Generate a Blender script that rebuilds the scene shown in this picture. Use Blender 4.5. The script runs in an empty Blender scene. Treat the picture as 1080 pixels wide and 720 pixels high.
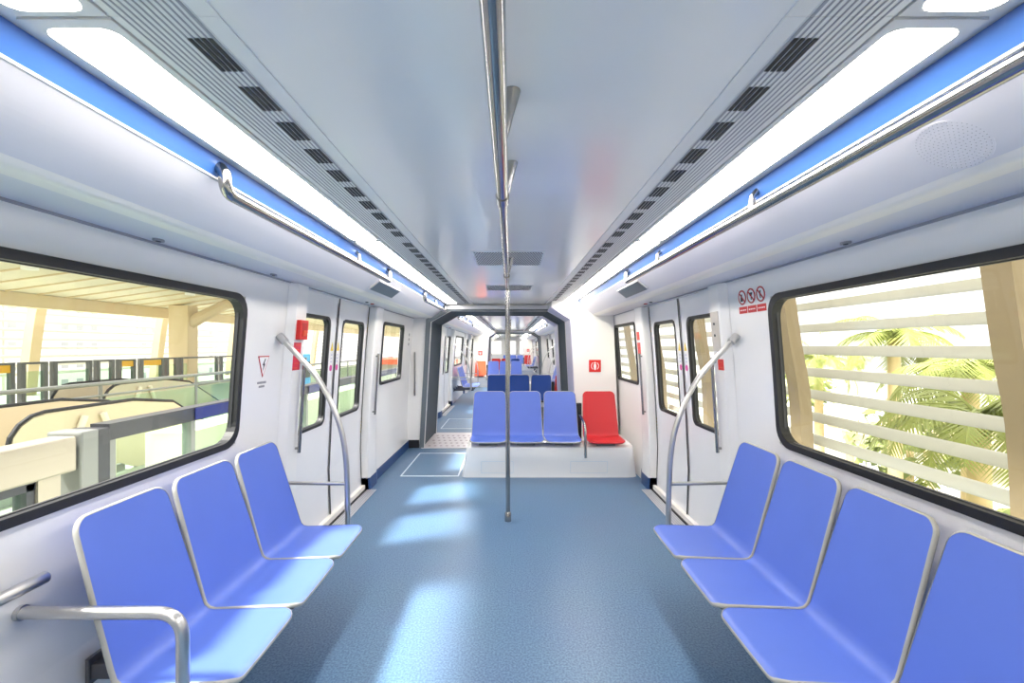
import bpy, bmesh, math, random
from mathutils import Vector, Matrix
R = random.Random(7)
PI = math.pi
sc = bpy.context.scene
COL = sc.collection

# ---------------------------------------------------------------- materials
def nodes(name):
    m = bpy.data.materials.new(name); m.use_nodes = True
    nt = m.node_tree
    return m, nt, nt.nodes['Principled BSDF']

def mat(name, col, rough=0.5, metal=0.0, noise=0.0, nscale=30.0, bump=0.0, spec=0.5, coat=0.0, emit=None, est=0.0):
    m, nt, b = nodes(name)
    b.inputs['Base Color'].default_value = (*col, 1)
    b.inputs['Roughness'].default_value = rough
    b.inputs['Metallic'].default_value = metal
    b.inputs['Specular IOR Level'].default_value = spec
    b.inputs['Coat Weight'].default_value = coat
    b.inputs['Coat Roughness'].default_value = 0.08
    if emit:
        b.inputs['Emission Color'].default_value = (*emit, 1)
        b.inputs['Emission Strength'].default_value = est
    if noise or bump:
        tc = nt.nodes.new('ShaderNodeTexCoord')
        n = nt.nodes.new('ShaderNodeTexNoise'); n.inputs['Scale'].default_value = nscale
        n.inputs['Detail'].default_value = 4
        nt.links.new(tc.outputs['Object'], n.inputs['Vector'])
        if noise:
            mx = nt.nodes.new('ShaderNodeMix'); mx.data_type = 'RGBA'
            mx.inputs['A'].default_value = (*[max(0, c*(1-noise)) for c in col], 1)
            mx.inputs['B'].default_value = (*[min(1, c*(1+noise)) for c in col], 1)
            nt.links.new(n.outputs['Fac'], mx.inputs['Factor'])
            nt.links.new(mx.outputs['Result'], b.inputs['Base Color'])
        if bump:
            bp = nt.nodes.new('ShaderNodeBump'); bp.inputs['Strength'].default_value = bump
            bp.inputs['Distance'].default_value = 0.002
            nt.links.new(n.outputs['Fac'], bp.inputs['Height'])
            nt.links.new(bp.outputs['Normal'], b.inputs['Normal'])
    return m

def floor_mat():
    m, nt, b = nodes('blue_speckled_vinyl')
    tc = nt.nodes.new('ShaderNodeTexCoord')
    n1 = nt.nodes.new('ShaderNodeTexNoise'); n1.inputs['Scale'].default_value = 95; n1.inputs['Detail'].default_value = 2
    n2 = nt.nodes.new('ShaderNodeTexNoise'); n2.inputs['Scale'].default_value = 2.2
    r = nt.nodes.new('ShaderNodeValToRGB')
    r.color_ramp.elements[0].position = .36; r.color_ramp.elements[0].color = (.055, .122, .235, 1)
    r.color_ramp.elements[1].position = .66; r.color_ramp.elements[1].color = (.118, .222, .365, 1)
    mx = nt.nodes.new('ShaderNodeMix'); mx.data_type = 'RGBA'; mx.blend_type = 'MULTIPLY'
    mx.inputs['Factor'].default_value = .12
    nt.links.new(tc.outputs['Object'], n1.inputs['Vector']); nt.links.new(tc.outputs['Object'], n2.inputs['Vector'])
    nt.links.new(n1.outputs['Fac'], r.inputs['Fac'])
    nt.links.new(r.outputs['Color'], mx.inputs['A']); nt.links.new(n2.outputs['Color'], mx.inputs['B'])
    nt.links.new(mx.outputs['Result'], b.inputs['Base Color'])
    b.inputs['Roughness'].default_value = .38
    return m

def glass_mat(name, tint, refl=0.03):
    m = bpy.data.materials.new(name); m.use_nodes = True
    nt = m.node_tree; nt.nodes.clear()
    o = nt.nodes.new('ShaderNodeOutputMaterial')
    t = nt.nodes.new('ShaderNodeBsdfTransparent'); t.inputs['Color'].default_value = (*tint, 1)
    g = nt.nodes.new('ShaderNodeBsdfGlossy'); g.inputs['Roughness'].default_value = 0.02
    mx = nt.nodes.new('ShaderNodeMixShader')
    lw = nt.nodes.new('ShaderNodeLayerWeight'); lw.inputs['Blend'].default_value = .5
    pw = nt.nodes.new('ShaderNodeMath'); pw.operation = 'POWER'; pw.inputs[1].default_value = 5
    f = nt.nodes.new('ShaderNodeMath'); f.operation = 'MULTIPLY_ADD'; f.inputs[1].default_value = .8; f.inputs[2].default_value = refl
    nt.links.new(lw.outputs['Facing'], pw.inputs[0]); nt.links.new(pw.outputs[0], f.inputs[0])
    nt.links.new(f.outputs[0], mx.inputs['Fac'])
    nt.links.new(t.outputs[0], mx.inputs[1]); nt.links.new(g.outputs[0], mx.inputs[2])
    nt.links.new(mx.outputs[0], o.inputs['Surface'])
    return m

M = {}
M['wall'] = mat('white_wall_panel', (.80, .79, .785), .32, coat=.15)
M['door'] = mat('door_leaf_paint', (.75, .745, .76), .33)
M['valance'] = mat('lavender_valance', (.70, .69, .735), .38)
M['warm'] = mat('warm_white_lip', (.82, .79, .755), .35)
M['ceil'] = mat('gloss_grey_ceiling', (.88, .845, .81), .18, coat=.25)
M['vent'] = mat('vent_aluminium', (.76, .75, .74), .35, .1)
M['groove'] = mat('vent_groove', (.33, .33, .36), .5)
M['black'] = mat('black_slot', (.006, .006, .007), .6)
M['rubber'] = mat('black_rubber', (.009, .010, .014), .55)
M['fascia'] = mat('blue_fascia', (.05, .150, .46), .28, coat=.2)
M['blue'] = mat('blue_seat_plastic', (.080, .148, .54), .42, noise=.04, nscale=8)
M['darkblue'] = mat('dark_blue_seat_back', (.012, .075, .40), .4)
M['red'] = mat('red_seat_plastic', (.52, .018, .026), .40)
M['orange'] = mat('orange_seat_plastic', (.70, .09, .03), .40)
M['trim'] = mat('grey_seat_edge', (.34, .34, .32), .4)
M['steel'] = mat('brushed_steel', (.34, .335, .33), .15, 1.0)
M['satin'] = mat('satin_steel', (.56, .555, .55), .30, 1.0)
M['darksteel'] = mat('dark_bracket_metal', (.12, .12, .13), .45, .6)
M['floor'] = floor_mat()
M['skirt'] = mat('dark_blue_skirting', (.010, .045, .16), .4)
M['blackskirt'] = mat('black_skirting', (.008, .009, .012), .5)
M['gang'] = mat('dark_grey_gangway', (.12, .145, .17), .45)
M['silver'] = mat('silver_trim', (.55, .56, .60), .35, .5)
M['lav'] = mat('lavender_jamb', (.50, .50, .66), .4)
M['pedestal'] = mat('white_pedestal', (.84, .84, .84), .25, coat=.3)
M['line'] = mat('pale_line', (.62, .70, .78), .5)
M['tread'] = mat('tread_plate', (.66, .62, .66), .35, .3)
M['dot'] = mat('tread_dot', (.40, .33, .38), .5)
M['led'] = mat('light_diffuser', (.9, .9, .9), .5, emit=(1, .93, .83), est=15.0)
M['lframe'] = mat('light_surround', (.74, .72, .70), .4)
M['screen'] = mat('display_glass', (.055, .095, .125), .4)
M['signred'] = mat('sign_red', (.68, .02, .018), .4)
M['signdeep'] = mat('sign_deep_red', (.50, .012, .012), .4)
M['pinkred'] = mat('label_crimson', (.62, .02, .06), .4)
M['white'] = mat('sign_white', (.86, .86, .86), .45)
M['ink'] = mat('sign_ink', (.03, .02, .025), .5)
M['yellow'] = mat('warning_yellow', (.75, .55, .04), .45)
M['magenta'] = mat('sticker_magenta', (.65, .04, .30), .45)
M['beige'] = mat('beige_plate', (.62, .58, .54), .35, .4)
M['glass'] = glass_mat('window_glass', (.97, .98, .97))
M['green_glass'] = glass_mat('greenish_glass', (.82, .93, .86))
# outside
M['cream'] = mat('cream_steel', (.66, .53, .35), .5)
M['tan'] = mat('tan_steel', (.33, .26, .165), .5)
M['canopy'] = mat('cream_canopy', (.74, .68, .54), .6)
M['slat'] = mat('louver_blade', (.60, .61, .58), .5)
M['paleslat'] = mat('pale_louver_blade', (.62, .62, .60), .5)
M['platform'] = mat('platform_paving', (.45, .49, .40), .5, noise=.08, nscale=3)
M['dgrey'] = mat('dark_barrier_metal', (.04, .042, .05), .4, .2)
M['mgrey'] = mat('grey_barrier_metal', (.22, .23, .22), .4, .3)
M['stain'] = mat('beige_barrier_metal', (.40, .36, .29), .35, .4)
M['bay'] = mat('far_screen_frame', (.13, .135, .14), .45)
M['navy'] = mat('navy_band', (.008, .016, .13), .4)
M['amber'] = mat('amber_band', (.90, .50, .03), .45)
M['escal'] = mat('escalator_panel', (.58, .50, .37), .4)
M['bluebox'] = mat('sky_blue_panel', (.03, .30, .62), .4)
M['tower'] = mat('pale_tower_wall', (.88, .87, .86), .7)
M['twin'] = mat('tower_window', (.42, .43, .48), .4)
M['frond'] = mat('palm_frond', (.33, .38, .10), .5, noise=.25, nscale=5)
M['trunk'] = mat('palm_trunk', (.72, .56, .32), .8, noise=.15, nscale=8)
M['ground'] = mat('pale_ground', (.62, .64, .50), .9, noise=.1, nscale=.5)
M['shrub'] = mat('shrub_leaf', (.24, .29, .09), .6, noise=.25, nscale=3)

# ---------------------------------------------------------------- mesh helpers
class MB:
    def __init__(s): s.v = []; s.f = []
    def add(s, vs, fs):
        o = len(s.v); s.v += [tuple(v) for v in vs]; s.f += [tuple(i+o for i in f) for f in fs]; return s
    def box(s, x0, x1, y0, y1, z0, z1, M4=None):
        vs = [(x, y, z) for z in (z0, z1) for y in (y0, y1) for x in (x0, x1)]
        if M4 is not None: vs = [M4 @ Vector(v) for v in vs]
        return s.add(vs, [(0, 2, 3, 1), (4, 5, 7, 6), (0, 1, 5, 4), (2, 6, 7, 3), (0, 4, 6, 2), (1, 3, 7, 5)])
    def tube(s, pts, r, n=12, cap=True):
        pts = [Vector(p) for p in pts]; N = len(pts)
        rs = r if isinstance(r, (list, tuple)) else [r]*N
        up = None; rings = []
        for i, p in enumerate(pts):
            t = (pts[min(i+1, N-1)] - pts[max(i-1, 0)]).normalized()
            if up is None:
                a = Vector((0, 0, 1)) if abs(t.z) < .9 else Vector((1, 0, 0))
                up = (a - t*a.dot(t)).normalized()
            else:
                up = (up - t*up.dot(t)).normalized()
            w = t.cross(up)
            rings.append([p + (up*math.cos(2*PI*k/n) + w*math.sin(2*PI*k/n))*rs[i] for k in range(n)])
        vs = [v for g in rings for v in g]; fs = []
        for i in range(N-1):
            for k in range(n):
                k2 = (k+1) % n
                fs.append((i*n+k, i*n+k2, (i+1)*n+k2, (i+1)*n+k))
        if cap:
            fs.append(tuple(range(n-1, -1, -1))); fs.append(tuple((N-1)*n+k for k in range(n)))
        return s.add(vs, fs)
    def cyl(s, a, b, r, n=14): return s.tube([a, b], r, n)
    def prism(s, poly, axis, a, b):
        """extrude a closed 2-D polygon along axis ('x','y','z')"""
        def P(p, t): return {'x': (t, p[0], p[1]), 'y': (p[0], t, p[1]), 'z': (p[0], p[1], t)}[axis]
        n = len(poly)
        vs = [P(p, a) for p in poly] + [P(p, b) for p in poly]
        fs = [tuple(range(n)), tuple(range(2*n-1, n-1, -1))]
        fs += [(i, (i+1) % n, n+(i+1) % n, n+i) for i in range(n)]
        return s.add(vs, fs)
    def grid(s, rows):
        n = len(rows[0]); vs = [p for r in rows for p in r]
        fs = [(i*n+j, i*n+j+1, (i+1)*n+j+1, (i+1)*n+j) for i in range(len(rows)-1) for j in range(n-1)]
        return s.add(vs, fs)
    def ring(s, outer, inner, off):
        """flat frame between two loops, given thickness by vector function off(i, loop)"""
        n = len(outer)
        o2 = [Vector(p)+off for p in outer]; i2 = [Vector(p)+off for p in inner]
        vs = list(outer)+list(inner)+o2+i2; fs = []
        for k in range(n):
            q = (k+1) % n
            fs += [(k, q, n+q, n+k), (2*n+k, 3*n+k, 3*n+q, 2*n+q), (k, 2*n+k, 2*n+q, q), (n+k, n+q, 3*n+q, 3*n+k)]
        return s.add(vs, fs)
    def build(s, name, m, parent=None, org=None, smooth=False, bevel=0.0, M4=None):
        me = bpy.data.meshes.new(name)
        vs = s.v
        if org is not None: vs = [tuple(Vector(v)-Vector(org)) for v in vs]
        if M4 is not None: vs = [tuple(M4 @ Vector(v)) for v in vs]
        me.from_pydata(vs, [], s.f)
        bm = bmesh.new(); bm.from_mesh(me)
        bmesh.ops.recalc_face_normals(bm, faces=bm.faces)
        bm.to_mesh(me); bm.free()
        me.materials.append(m)
        if smooth:
            for p in me.polygons: p.use_smooth = True
        o = bpy.data.objects.new(name, me); COL.objects.link(o)
        if parent is not None: o.parent = parent
        elif org is not None: o.location = org
        if smooth == 'auto':
            md = o.modifiers.new('split', 'EDGE_SPLIT'); md.split_angle = math.radians(40)
        if bevel:
            md = o.modifiers.new('bevel', 'BEVEL'); md.width = bevel; md.segments = 2
            md.limit_method = 'ANGLE'; md.angle_limit = math.radians(40)
        return o

def tag(o, label, cat, group=None, kind=None):
    o['label'] = label; o['category'] = cat
    if group: o['group'] = group
    if kind: o['kind'] = kind
    return o
def thing(name, label, cat, loc=(0, 0, 0), rz=0, group=None, kind=None):
    o = bpy.data.objects.new(name, None); COL.objects.link(o)
    o.location = loc; o.rotation_euler = (0, 0, rz); o.empty_display_size = .1
    return tag(o, label, cat, group, kind)
def struct(o):
    o['kind'] = 'structure'; return o
def copy_tree(o, parent=None):
    c = o.copy(); COL.objects.link(c)
    if parent is not None: c.parent = parent
    for ch in list(o.children): copy_tree(ch, c)
    return c
def place(o, loc, rz=0, label=None, group=None):
    o.location = loc; o.rotation_euler = (0, 0, rz)
    if label: o['label'] = label
    if group: o['group'] = group
    return o

def rrect(x0, x1, y0, y1, r, n=6):
    pts = []
    for cx, cy, a0 in ((x1-r, y1-r, 0), (x0+r, y1-r, 90), (x0+r, y0+r, 180), (x1-r, y0+r, 270)):
        for k in range(n+1):
            a = math.radians(a0+90*k/n); pts.append((cx+r*math.cos(a), cy+r*math.sin(a)))
    return pts
def subdiv(loop, step):
    out = []
    for i, p in enumerate(loop):
        q = loop[(i+1) % len(loop)]; d = math.dist(p, q); k = max(1, int(d/step))
        out += [(p[0]+(q[0]-p[0])*t/k, p[1]+(q[1]-p[1])*t/k) for t in range(k)]
    return out
def fillet(pts, r, n=6):
    """round the corners of a polyline"""
    P = [Vector(p) for p in pts]; out = [P[0]]
    for i in range(1, len(P)-1):
        a = (P[i-1]-P[i]); b = (P[i+1]-P[i]); d = min(r, a.length*.49, b.length*.49)
        s, e = P[i]+a.normalized()*d, P[i]+b.normalized()*d
        for k in range(n+1):
            t = k/n; out.append(s*(1-t)**2 + P[i]*2*t*(1-t) + e*t*t)
    out.append(P[-1]); return out
def spline(pts, n=6):
    P = [Vector(p) for p in pts]; P = [P[0]*2-P[1]] + P + [P[-1]*2-P[-2]]; out = []
    for i in range(1, len(P)-2):
        for k in range(n):
            t = k/n; a, b, c, d = P[i-1], P[i], P[i+1], P[i+2]
            out.append(.5*((2*b)+(c-a)*t+(2*a-5*b+4*c-d)*t*t+(3*b-a-3*c+d)*t**3))
    out.append(P[-2]); return out

# ---------------------------------------------------------------- car section
CZ = 2.19                                    # ceiling height
PROF = [(0, 1.545), (.2, 1.555), (.45, 1.56), (.7, 1.552), (1.0, 1.535), (1.4, 1.51), (1.84, 1.475), (1.98, 1.46), (2.2, 1.45)]
def wx(z):
    for (a, xa), (b, xb) in zip(PROF, PROF[1:]):
        if z <= b: return xa+(xb-xa)*(z-a)/(b-a)
    return PROF[-1][1]
XB0, XB1, ZB1 = .97, 1.0, 2.13               # blue fascia
XV, ZV = 1.19, 1.98                          # valance lip
def wp(side, y, z, off=0.0): return (side*(wx(z)-off), y, z)
HALF = 5.375
DOOR = 2.47; DH = .87
WIN = 1.0                                    # big window half width
NUM = {}
def num(k):
    NUM[k] = NUM.get(k, 0)+1; return '%s_%d' % (k, NUM[k])

def frame_loops(side, y0, y1, z0, z1, r, w, off):
    lo = subdiv(rrect(y0, y1, z0, z1, r), .15); 
    cy, cz = (y0+y1)/2, (z0+z1)/2; hy, hz = (y1-y0)/2, (z1-z0)/2
    li = [(cy+(y-cy)*(hy-w)/hy, cz+(z-cz)*(hz-w)/hz) for y, z in lo]
    return [wp(side, y, z, off) for y, z in lo], [wp(side, y, z, off) for y, z in li], li

def window(side, y0, y1, z0, z1, r=.10, w=.032, off=.012, parent=None, name=None, rec=0.0):
    """rubber gasket and pane; parent None makes a window_n of its own"""
    org = (0, 0, 0)
    if parent is None:
        parent = bpy.data.objects.new(num('window'), None); COL.objects.link(parent)
        parent.location = wp(side, (y0+y1)/2, z0); struct(parent); org = parent.location
    a, b, li = frame_loops(side, y0, y1, z0, z1, r, w, off-rec)
    MB().ring(a, b, Vector((side*.05, 0, 0))).build('window_gasket', M['rubber'], parent, org)
    # inner lip
    a2, b2, _ = frame_loops(side, y0+w*.75, y1-w*.75, z0+w*.75, z1-w*.75, max(.02, r-.02), .012, -.015-rec)
    MB().ring(a2, b2, Vector((side*.012, 0, 0))).build('inner_lip', M['dgrey'], parent, org)
    c = [wp(side, y, z, -.026-rec) for y, z in li]
    n = len(c); mb = MB()
    # pane as strips that follow the lean of the wall
    zs = [z0+w*.5+(z1-z0-w)*k/6 for k in range(7)]
    rows = [[wp(side, y, z, -.024-rec) for y in (y0+w*.5, y1-w*.5)] for z in zs]
    rows2 = [[wp(side, y, z, -.030-rec) for y in (y0+w*.5, y1-w*.5)] for z in zs]
    mb.grid(rows)
    mb.build('pane', M['glass'], parent, org)
    return parent

def wall(side, ya, yb, holes, name):
    """curved wall skin with rectangular openings (y0,y1,z0,z1)"""
    ys = sorted({ya, yb} | {v for h in holes for v in h[:2] if ya < v < yb})
    zs = sorted({z for z, _ in PROF if z <= 1.98} | {v for h in holes for v in h[2:] if v < 1.98})
    ys2 = []
    for a, b in zip(ys, ys[1:]):
        k = max(1, int((b-a)/.5)); ys2 += [a+(b-a)*t/k for t in range(k)]
    ys2.append(ys[-1]); ny = len(ys2)
    vs = [wp(side, y, z) for z in zs for y in ys2]; fs = []
    for i in range(len(zs)-1):
        for j in range(ny-1):
            yc, zc = (ys2[j]+ys2[j+1])/2, (zs[i]+zs[i+1])/2
            if any(h[0] < yc < h[1] and h[2] < zc < h[3] for h in holes): continue
            fs.append((i*ny+j, i*ny+j+1, (i+1)*ny+j+1, (i+1)*ny+j))
    o = MB().add(vs, fs).build(name, M['wall'])
    md = o.modifiers.new('thick', 'SOLIDIFY'); md.thickness = .05
    # outward thickness
    n = o.data.polygons[0].normal.x*side
    md.offset = 1 if n > 0 else -1
    return struct(o)

# ---------------------------------------------------------------- seats
def seat_mesh():
    pts = [Vector((0, .433, 0)), Vector((.012, .4395, 0))] + fillet([(.03, .441, 0), (.386, .428, 0), (.545, .970, 0)], .05, 10)
    q = []
    for a, b in zip(pts, pts[1:]): q += [a.lerp(b, k/4) for k in range(4)]
    pts = q+[pts[-1]]
    tan = [(pts[min(i+3, len(pts)-1)]-pts[max(i-3, 0)]).normalized() for i in range(len(pts))]
    L = [0]
    for a, b in zip(pts, pts[1:]): L.append(L[-1]+(b-a).length)
    T = L[-1]
    def base(s):
        t = s/T
        if t < .38: return .209+.005*t/.38
        if t < .55: return .214-.004*(t-.38)/.17
        return .210-.016*((t-.55)/.45)**1.2
    rc = .05
    def hw(s):
        d = min(s, T-s); h = base(s)
        if d < rc: h -= rc-math.sqrt(max(0, rc*rc-(rc-d)**2))
        return h
    # resample with dense ends
    ss = sorted(round(v, 5) for v in {0, T} | {rc*(1-math.cos(a*PI/2/6)) for a in range(7)} | {T-rc*(1-math.cos(a*PI/2/6)) for a in range(7)} | {rc+(T-2*rc)*k/26 for k in range(27)})
    ss = [v for i, v in enumerate(ss) if i == 0 or v-ss[i-1] > 2e-4]
    ss[-1] = T
    def at(s):
        for i in range(len(L)-1):
            if s <= L[i+1]+1e-9:
                f = (s-L[i])/(L[i+1]-L[i]); return pts[i].lerp(pts[i+1], f), tan[i].lerp(tan[i+1], f).normalized()
        return pts[-1], tan[-1]
    NX = 12; top = []; bot = []; edgeL = []; edgeR = []
    for s in ss:
        p, t = at(s); nrm = Vector((-t.y, t.x, 0))     # in (depth, height): towards the sitter
        h = hw(s); ra, rb = [], []
        for k in range(NX+1):
            u = -1+2*k/NX
            dish = .011*((abs(u)*h/.21)**2.5-.3)
            a = p+nrm*(dish+.009); b = p+nrm*(dish-.009)
            ra.append((u*h, a.x, a.y)); rb.append((u*h, b.x, b.y))
        top.append(ra); bot.append(rb)
    mbT, mbB, mbE = MB(), MB(), MB()
    mbT.grid(top); mbB.grid(bot)
    # rim strip: loop around outline, slightly swollen
    idx = [(0, k) for k in range(NX+1)] + [(i, NX) for i in range(1, len(ss))] + [(len(ss)-1, k) for k in range(NX-1, -1, -1)] + [(i, 0) for i in range(len(ss)-2, 0, -1)]
    lo, li = [], []
    for (i, k) in idx:
        a, b = Vector(top[i][k]), Vector(bot[i][k]); lo.append(a); li.append(b)
    c = [(a+b)/2 for a, b in zip(lo, li)]
    cen = []
    n = len(c); vs = []; m_ = 7
    for j in range(n):
        t = (c[(j+1) % n]-c[j-1]).normalized(); d = (lo[j]-li[j]); d = d.normalized()
        o = t.cross(d).normalized()
        # outward
        for q in range(m_+1):
            ang = PI*q/m_; vs.append(c[j]+d*math.cos(ang)*.0105+o*math.sin(ang)*.0075*(1))
    fs = []
    for j in range(n):
        for q in range(m_):
            j2 = (j+1) % n; fs.append((j*(m_+1)+q, j2*(m_+1)+q, j2*(m_+1)+q+1, j*(m_+1)+q+1))
    mbE.add(vs, fs)
    return mbT, mbB, mbE

def make_seat(front, back, label, bench, cat='seat'):
    t = thing('moulded_seat', label, cat)
    a, b, e = seat_mesh()
    sh = a.build('seat_shell', front, t, smooth=True)
    b.build('shell_back', back, t, smooth=True)
    e.build('edge_trim', M['trim'] if front is M['blue'] else front, sh, smooth=True)
    mb = MB()
    if bench:
        mb.box(-.03, .03, .10, .642, .33, .385); mb.box(-.07, .07, .10, .30, .385, .424)
        mb.box(-.04, .04, .63, .645, .31, .41)
    else:
        mb.box(-.11, .11, .08, .34, .385, .424)
    mb.build('support_bracket', M['darksteel'], t, bevel=.004)
    return t

# ================================================================= build a car
def shell_poly():
    h = [(0, CZ), (.575, CZ), (.95, CZ)]
    return h

def end_wall_open(sd):
    """gangway opening, seats on side sd"""
    p = [(-1.30, 0), (-1.195, 1.92), (-.90, 2.085), (.58, 2.085), (.85, 1.93), (.945, 0)]
    return [(x*sd, z) for x, z in p]

def section_outline(sd):
    p = [(-1.60, 0), (-1.52, 2.0), (-.97, CZ+.02), (.97, CZ+.02), (1.52, 2.0), (1.60, 0)]
    return [(x*sd, z) for x, z in p]

LIGHTS = [(-4.85, -2.53), (-2.51, -.700), (-.691, 1.155), (1.172, 2.998), (3.014, 5.2)]

def side_word(sd): return 'right' if sd > 0 else 'left'

def build_end(yc, dr, sd, tier):
    """partition, cabinet and transverse pedestal at one end: dr=+1 far end of the car"""
    def Y(yl): return yc+dr*yl
    op, out = end_wall_open(sd), section_outline(sd)
    mb = MB()
    for k in range(5):
        a, b, c, d = out[k], out[k+1], op[k+1], op[k]
        q = [(a[0], a[1]), (b[0], b[1]), (c[0], c[1]), (d[0], d[1])]
        mb.prism(q, 'y', Y(HALF), Y(HALF+.04))
    struct(mb.build('wall_end', M['wall']))
    # cabinet beside the opening on the seat side: thick partition with chamfer jamb
    poly = [(.955, 0), (.862, 1.925), (.585, 2.10), (.60, CZ-.002), (.97, CZ-.002), (1.0, ZB1), (1.19, ZV), (1.455, ZV), (1.54, 0)]
    poly = [(x*sd, z) for x, z in poly]
    o = MB().prism(poly, 'y', Y(4.78), Y(HALF)).build('wall_cabinet', M['wall']); struct(o)
    # lavender jamb strip that lines the chamfer
    j0 = [(.953, 0), (.860, 1.925), (.583, 2.099)]; j1 = [(.945, 0), (.850, 1.92), (.575, 2.092)]
    mb = MB()
    for k in range(2):
        q = [j0[k], j0[k+1], j1[k+1], j1[k]]
        mb.prism([(x*sd, z) for x, z in q], 'y', Y(4.775), Y(HALF-.002))
    struct(mb.build(num('trim'), M['lav']))
    # skirting on the aisle side wall and partition
    if tier < 3:
        mb = MB()
        xs = -1.0*sd
        z1 = .105
        mb.prism([(xs*(wx(0)-.012), 0), (xs*(wx(0)+.02), 0), (xs*(wx(.1)+.02), z1), (xs*(wx(.1)-.012), z1)], 'y', Y(3.72), Y(HALF))
        struct(mb.build('baseboard_aisle', M['skirt']))
        mb = MB(); mb.box(min(xs*1.535, xs*1.375), max(xs*1.535, xs*1.375), min(Y(HALF-.015), Y(HALF)), max(Y(HALF-.015), Y(HALF)), 0, .12)
        struct(mb.build('baseboard_partition', M['blackskirt']))

def gangway(y0, y1, sd):
    op = end_wall_open(sd)
    def off(p, d):
        c = Vector((-.18*sd, 1.0))
        out = []
        for x, z in p:
            s = 1 if x > c.x else -1
            out.append((x+s*d, z+(d*.55 if z > 2.0 else (d*.6 if z > 1 else 0))))
        return out
    t = bpy.data.objects.new('gangway', None); COL.objects.link(t); t.location = (-.18*sd, y0, 0)
    tag(t, '', 'gangway')
    org = t.location
    inn, ou = off(op, .004), off(op, .072)
    for a, b, nm in ((y0-.03, y0+.05, 'portal_frame'), (y1-.05, y1+.03, 'portal_frame')):
        mb = MB()
        for k in range(5): mb.prism([ou[k], ou[k+1], inn[k+1], inn[k]], 'y', a, b)
        mb.build(nm, M['gang'], t, org)
    hd = [(ou[2][0], ou[2][1]-.03), (ou[3][0], ou[3][1]-.03)]
    for a in (y0-.045, y1+.03):
        MB().box(min(hd[0][0], hd[1][0])+.02, max(hd[0][0], hd[1][0])-.02, a, a+.014, 2.115, 2.165).build('header_strip', M['silver'], t, org)
    mb = MB(); N = 12
    for i in range(N):                               # bellows folds
        a = y0+.05+(y1-y0-.1)*i/N; b = y0+.05+(y1-y0-.1)*(i+1)/N; m_ = (a+b)/2
        A, B = off(op, .02), off(op, .06)
        for k in range(5):
            mb.add([(A[k][0], a, A[k][1]), (A[k+1][0], a, A[k+1][1]), (B[k+1][0], m_, B[k+1][1]), (B[k][0], m_, B[k][1]),
                    (A[k+1][0], b, A[k+1][1]), (A[k][0], b, A[k][1])], [(0, 1, 2, 3), (3, 2, 4, 5)])
    o = mb.build('bellows', M['gang'], t, org)
    xa, xb = sorted((-1.34*sd, .99*sd))
    MB().box(xa, xb, y0-.04, y1+.04, -.04, .008).build('tread_plate', M['tread'], t, org)
    mb = MB()
    for j in range(5):
        for i in range(9):
            x = -1.24*sd+sd*(.09*i+(.045 if j % 2 else 0)); y = y0+.10+j*.2
            mb.prism([(x+.022*math.cos(q*PI/4), y+.022*math.sin(q*PI/4)) for q in range(8)], 'z', .007, .012)
    mb.build('anti_slip_dots', M['dot'], t, org)
    return t

SEATS = {}
def seat(kind, loc, rz, label, group):
    if kind not in SEATS:
        f, b, bench = {'blue_bench': (M['blue'], M['blue'], True), 'blue': (M['blue'], M['darkblue'], False),
                       'red': (M['red'], M['signred'], False), 'orange': (M['orange'], M['signdeep'], False)}[kind]
        SEATS[kind] = make_seat(f, b, label, bench); o = SEATS[kind]
    else:
        o = copy_tree(SEATS[kind])
    return place(o, loc, rz, label, group)

CARN = ['the nearest carriage', 'the second carriage, past the first gangway', 'the far carriage, past the second gangway']

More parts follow.
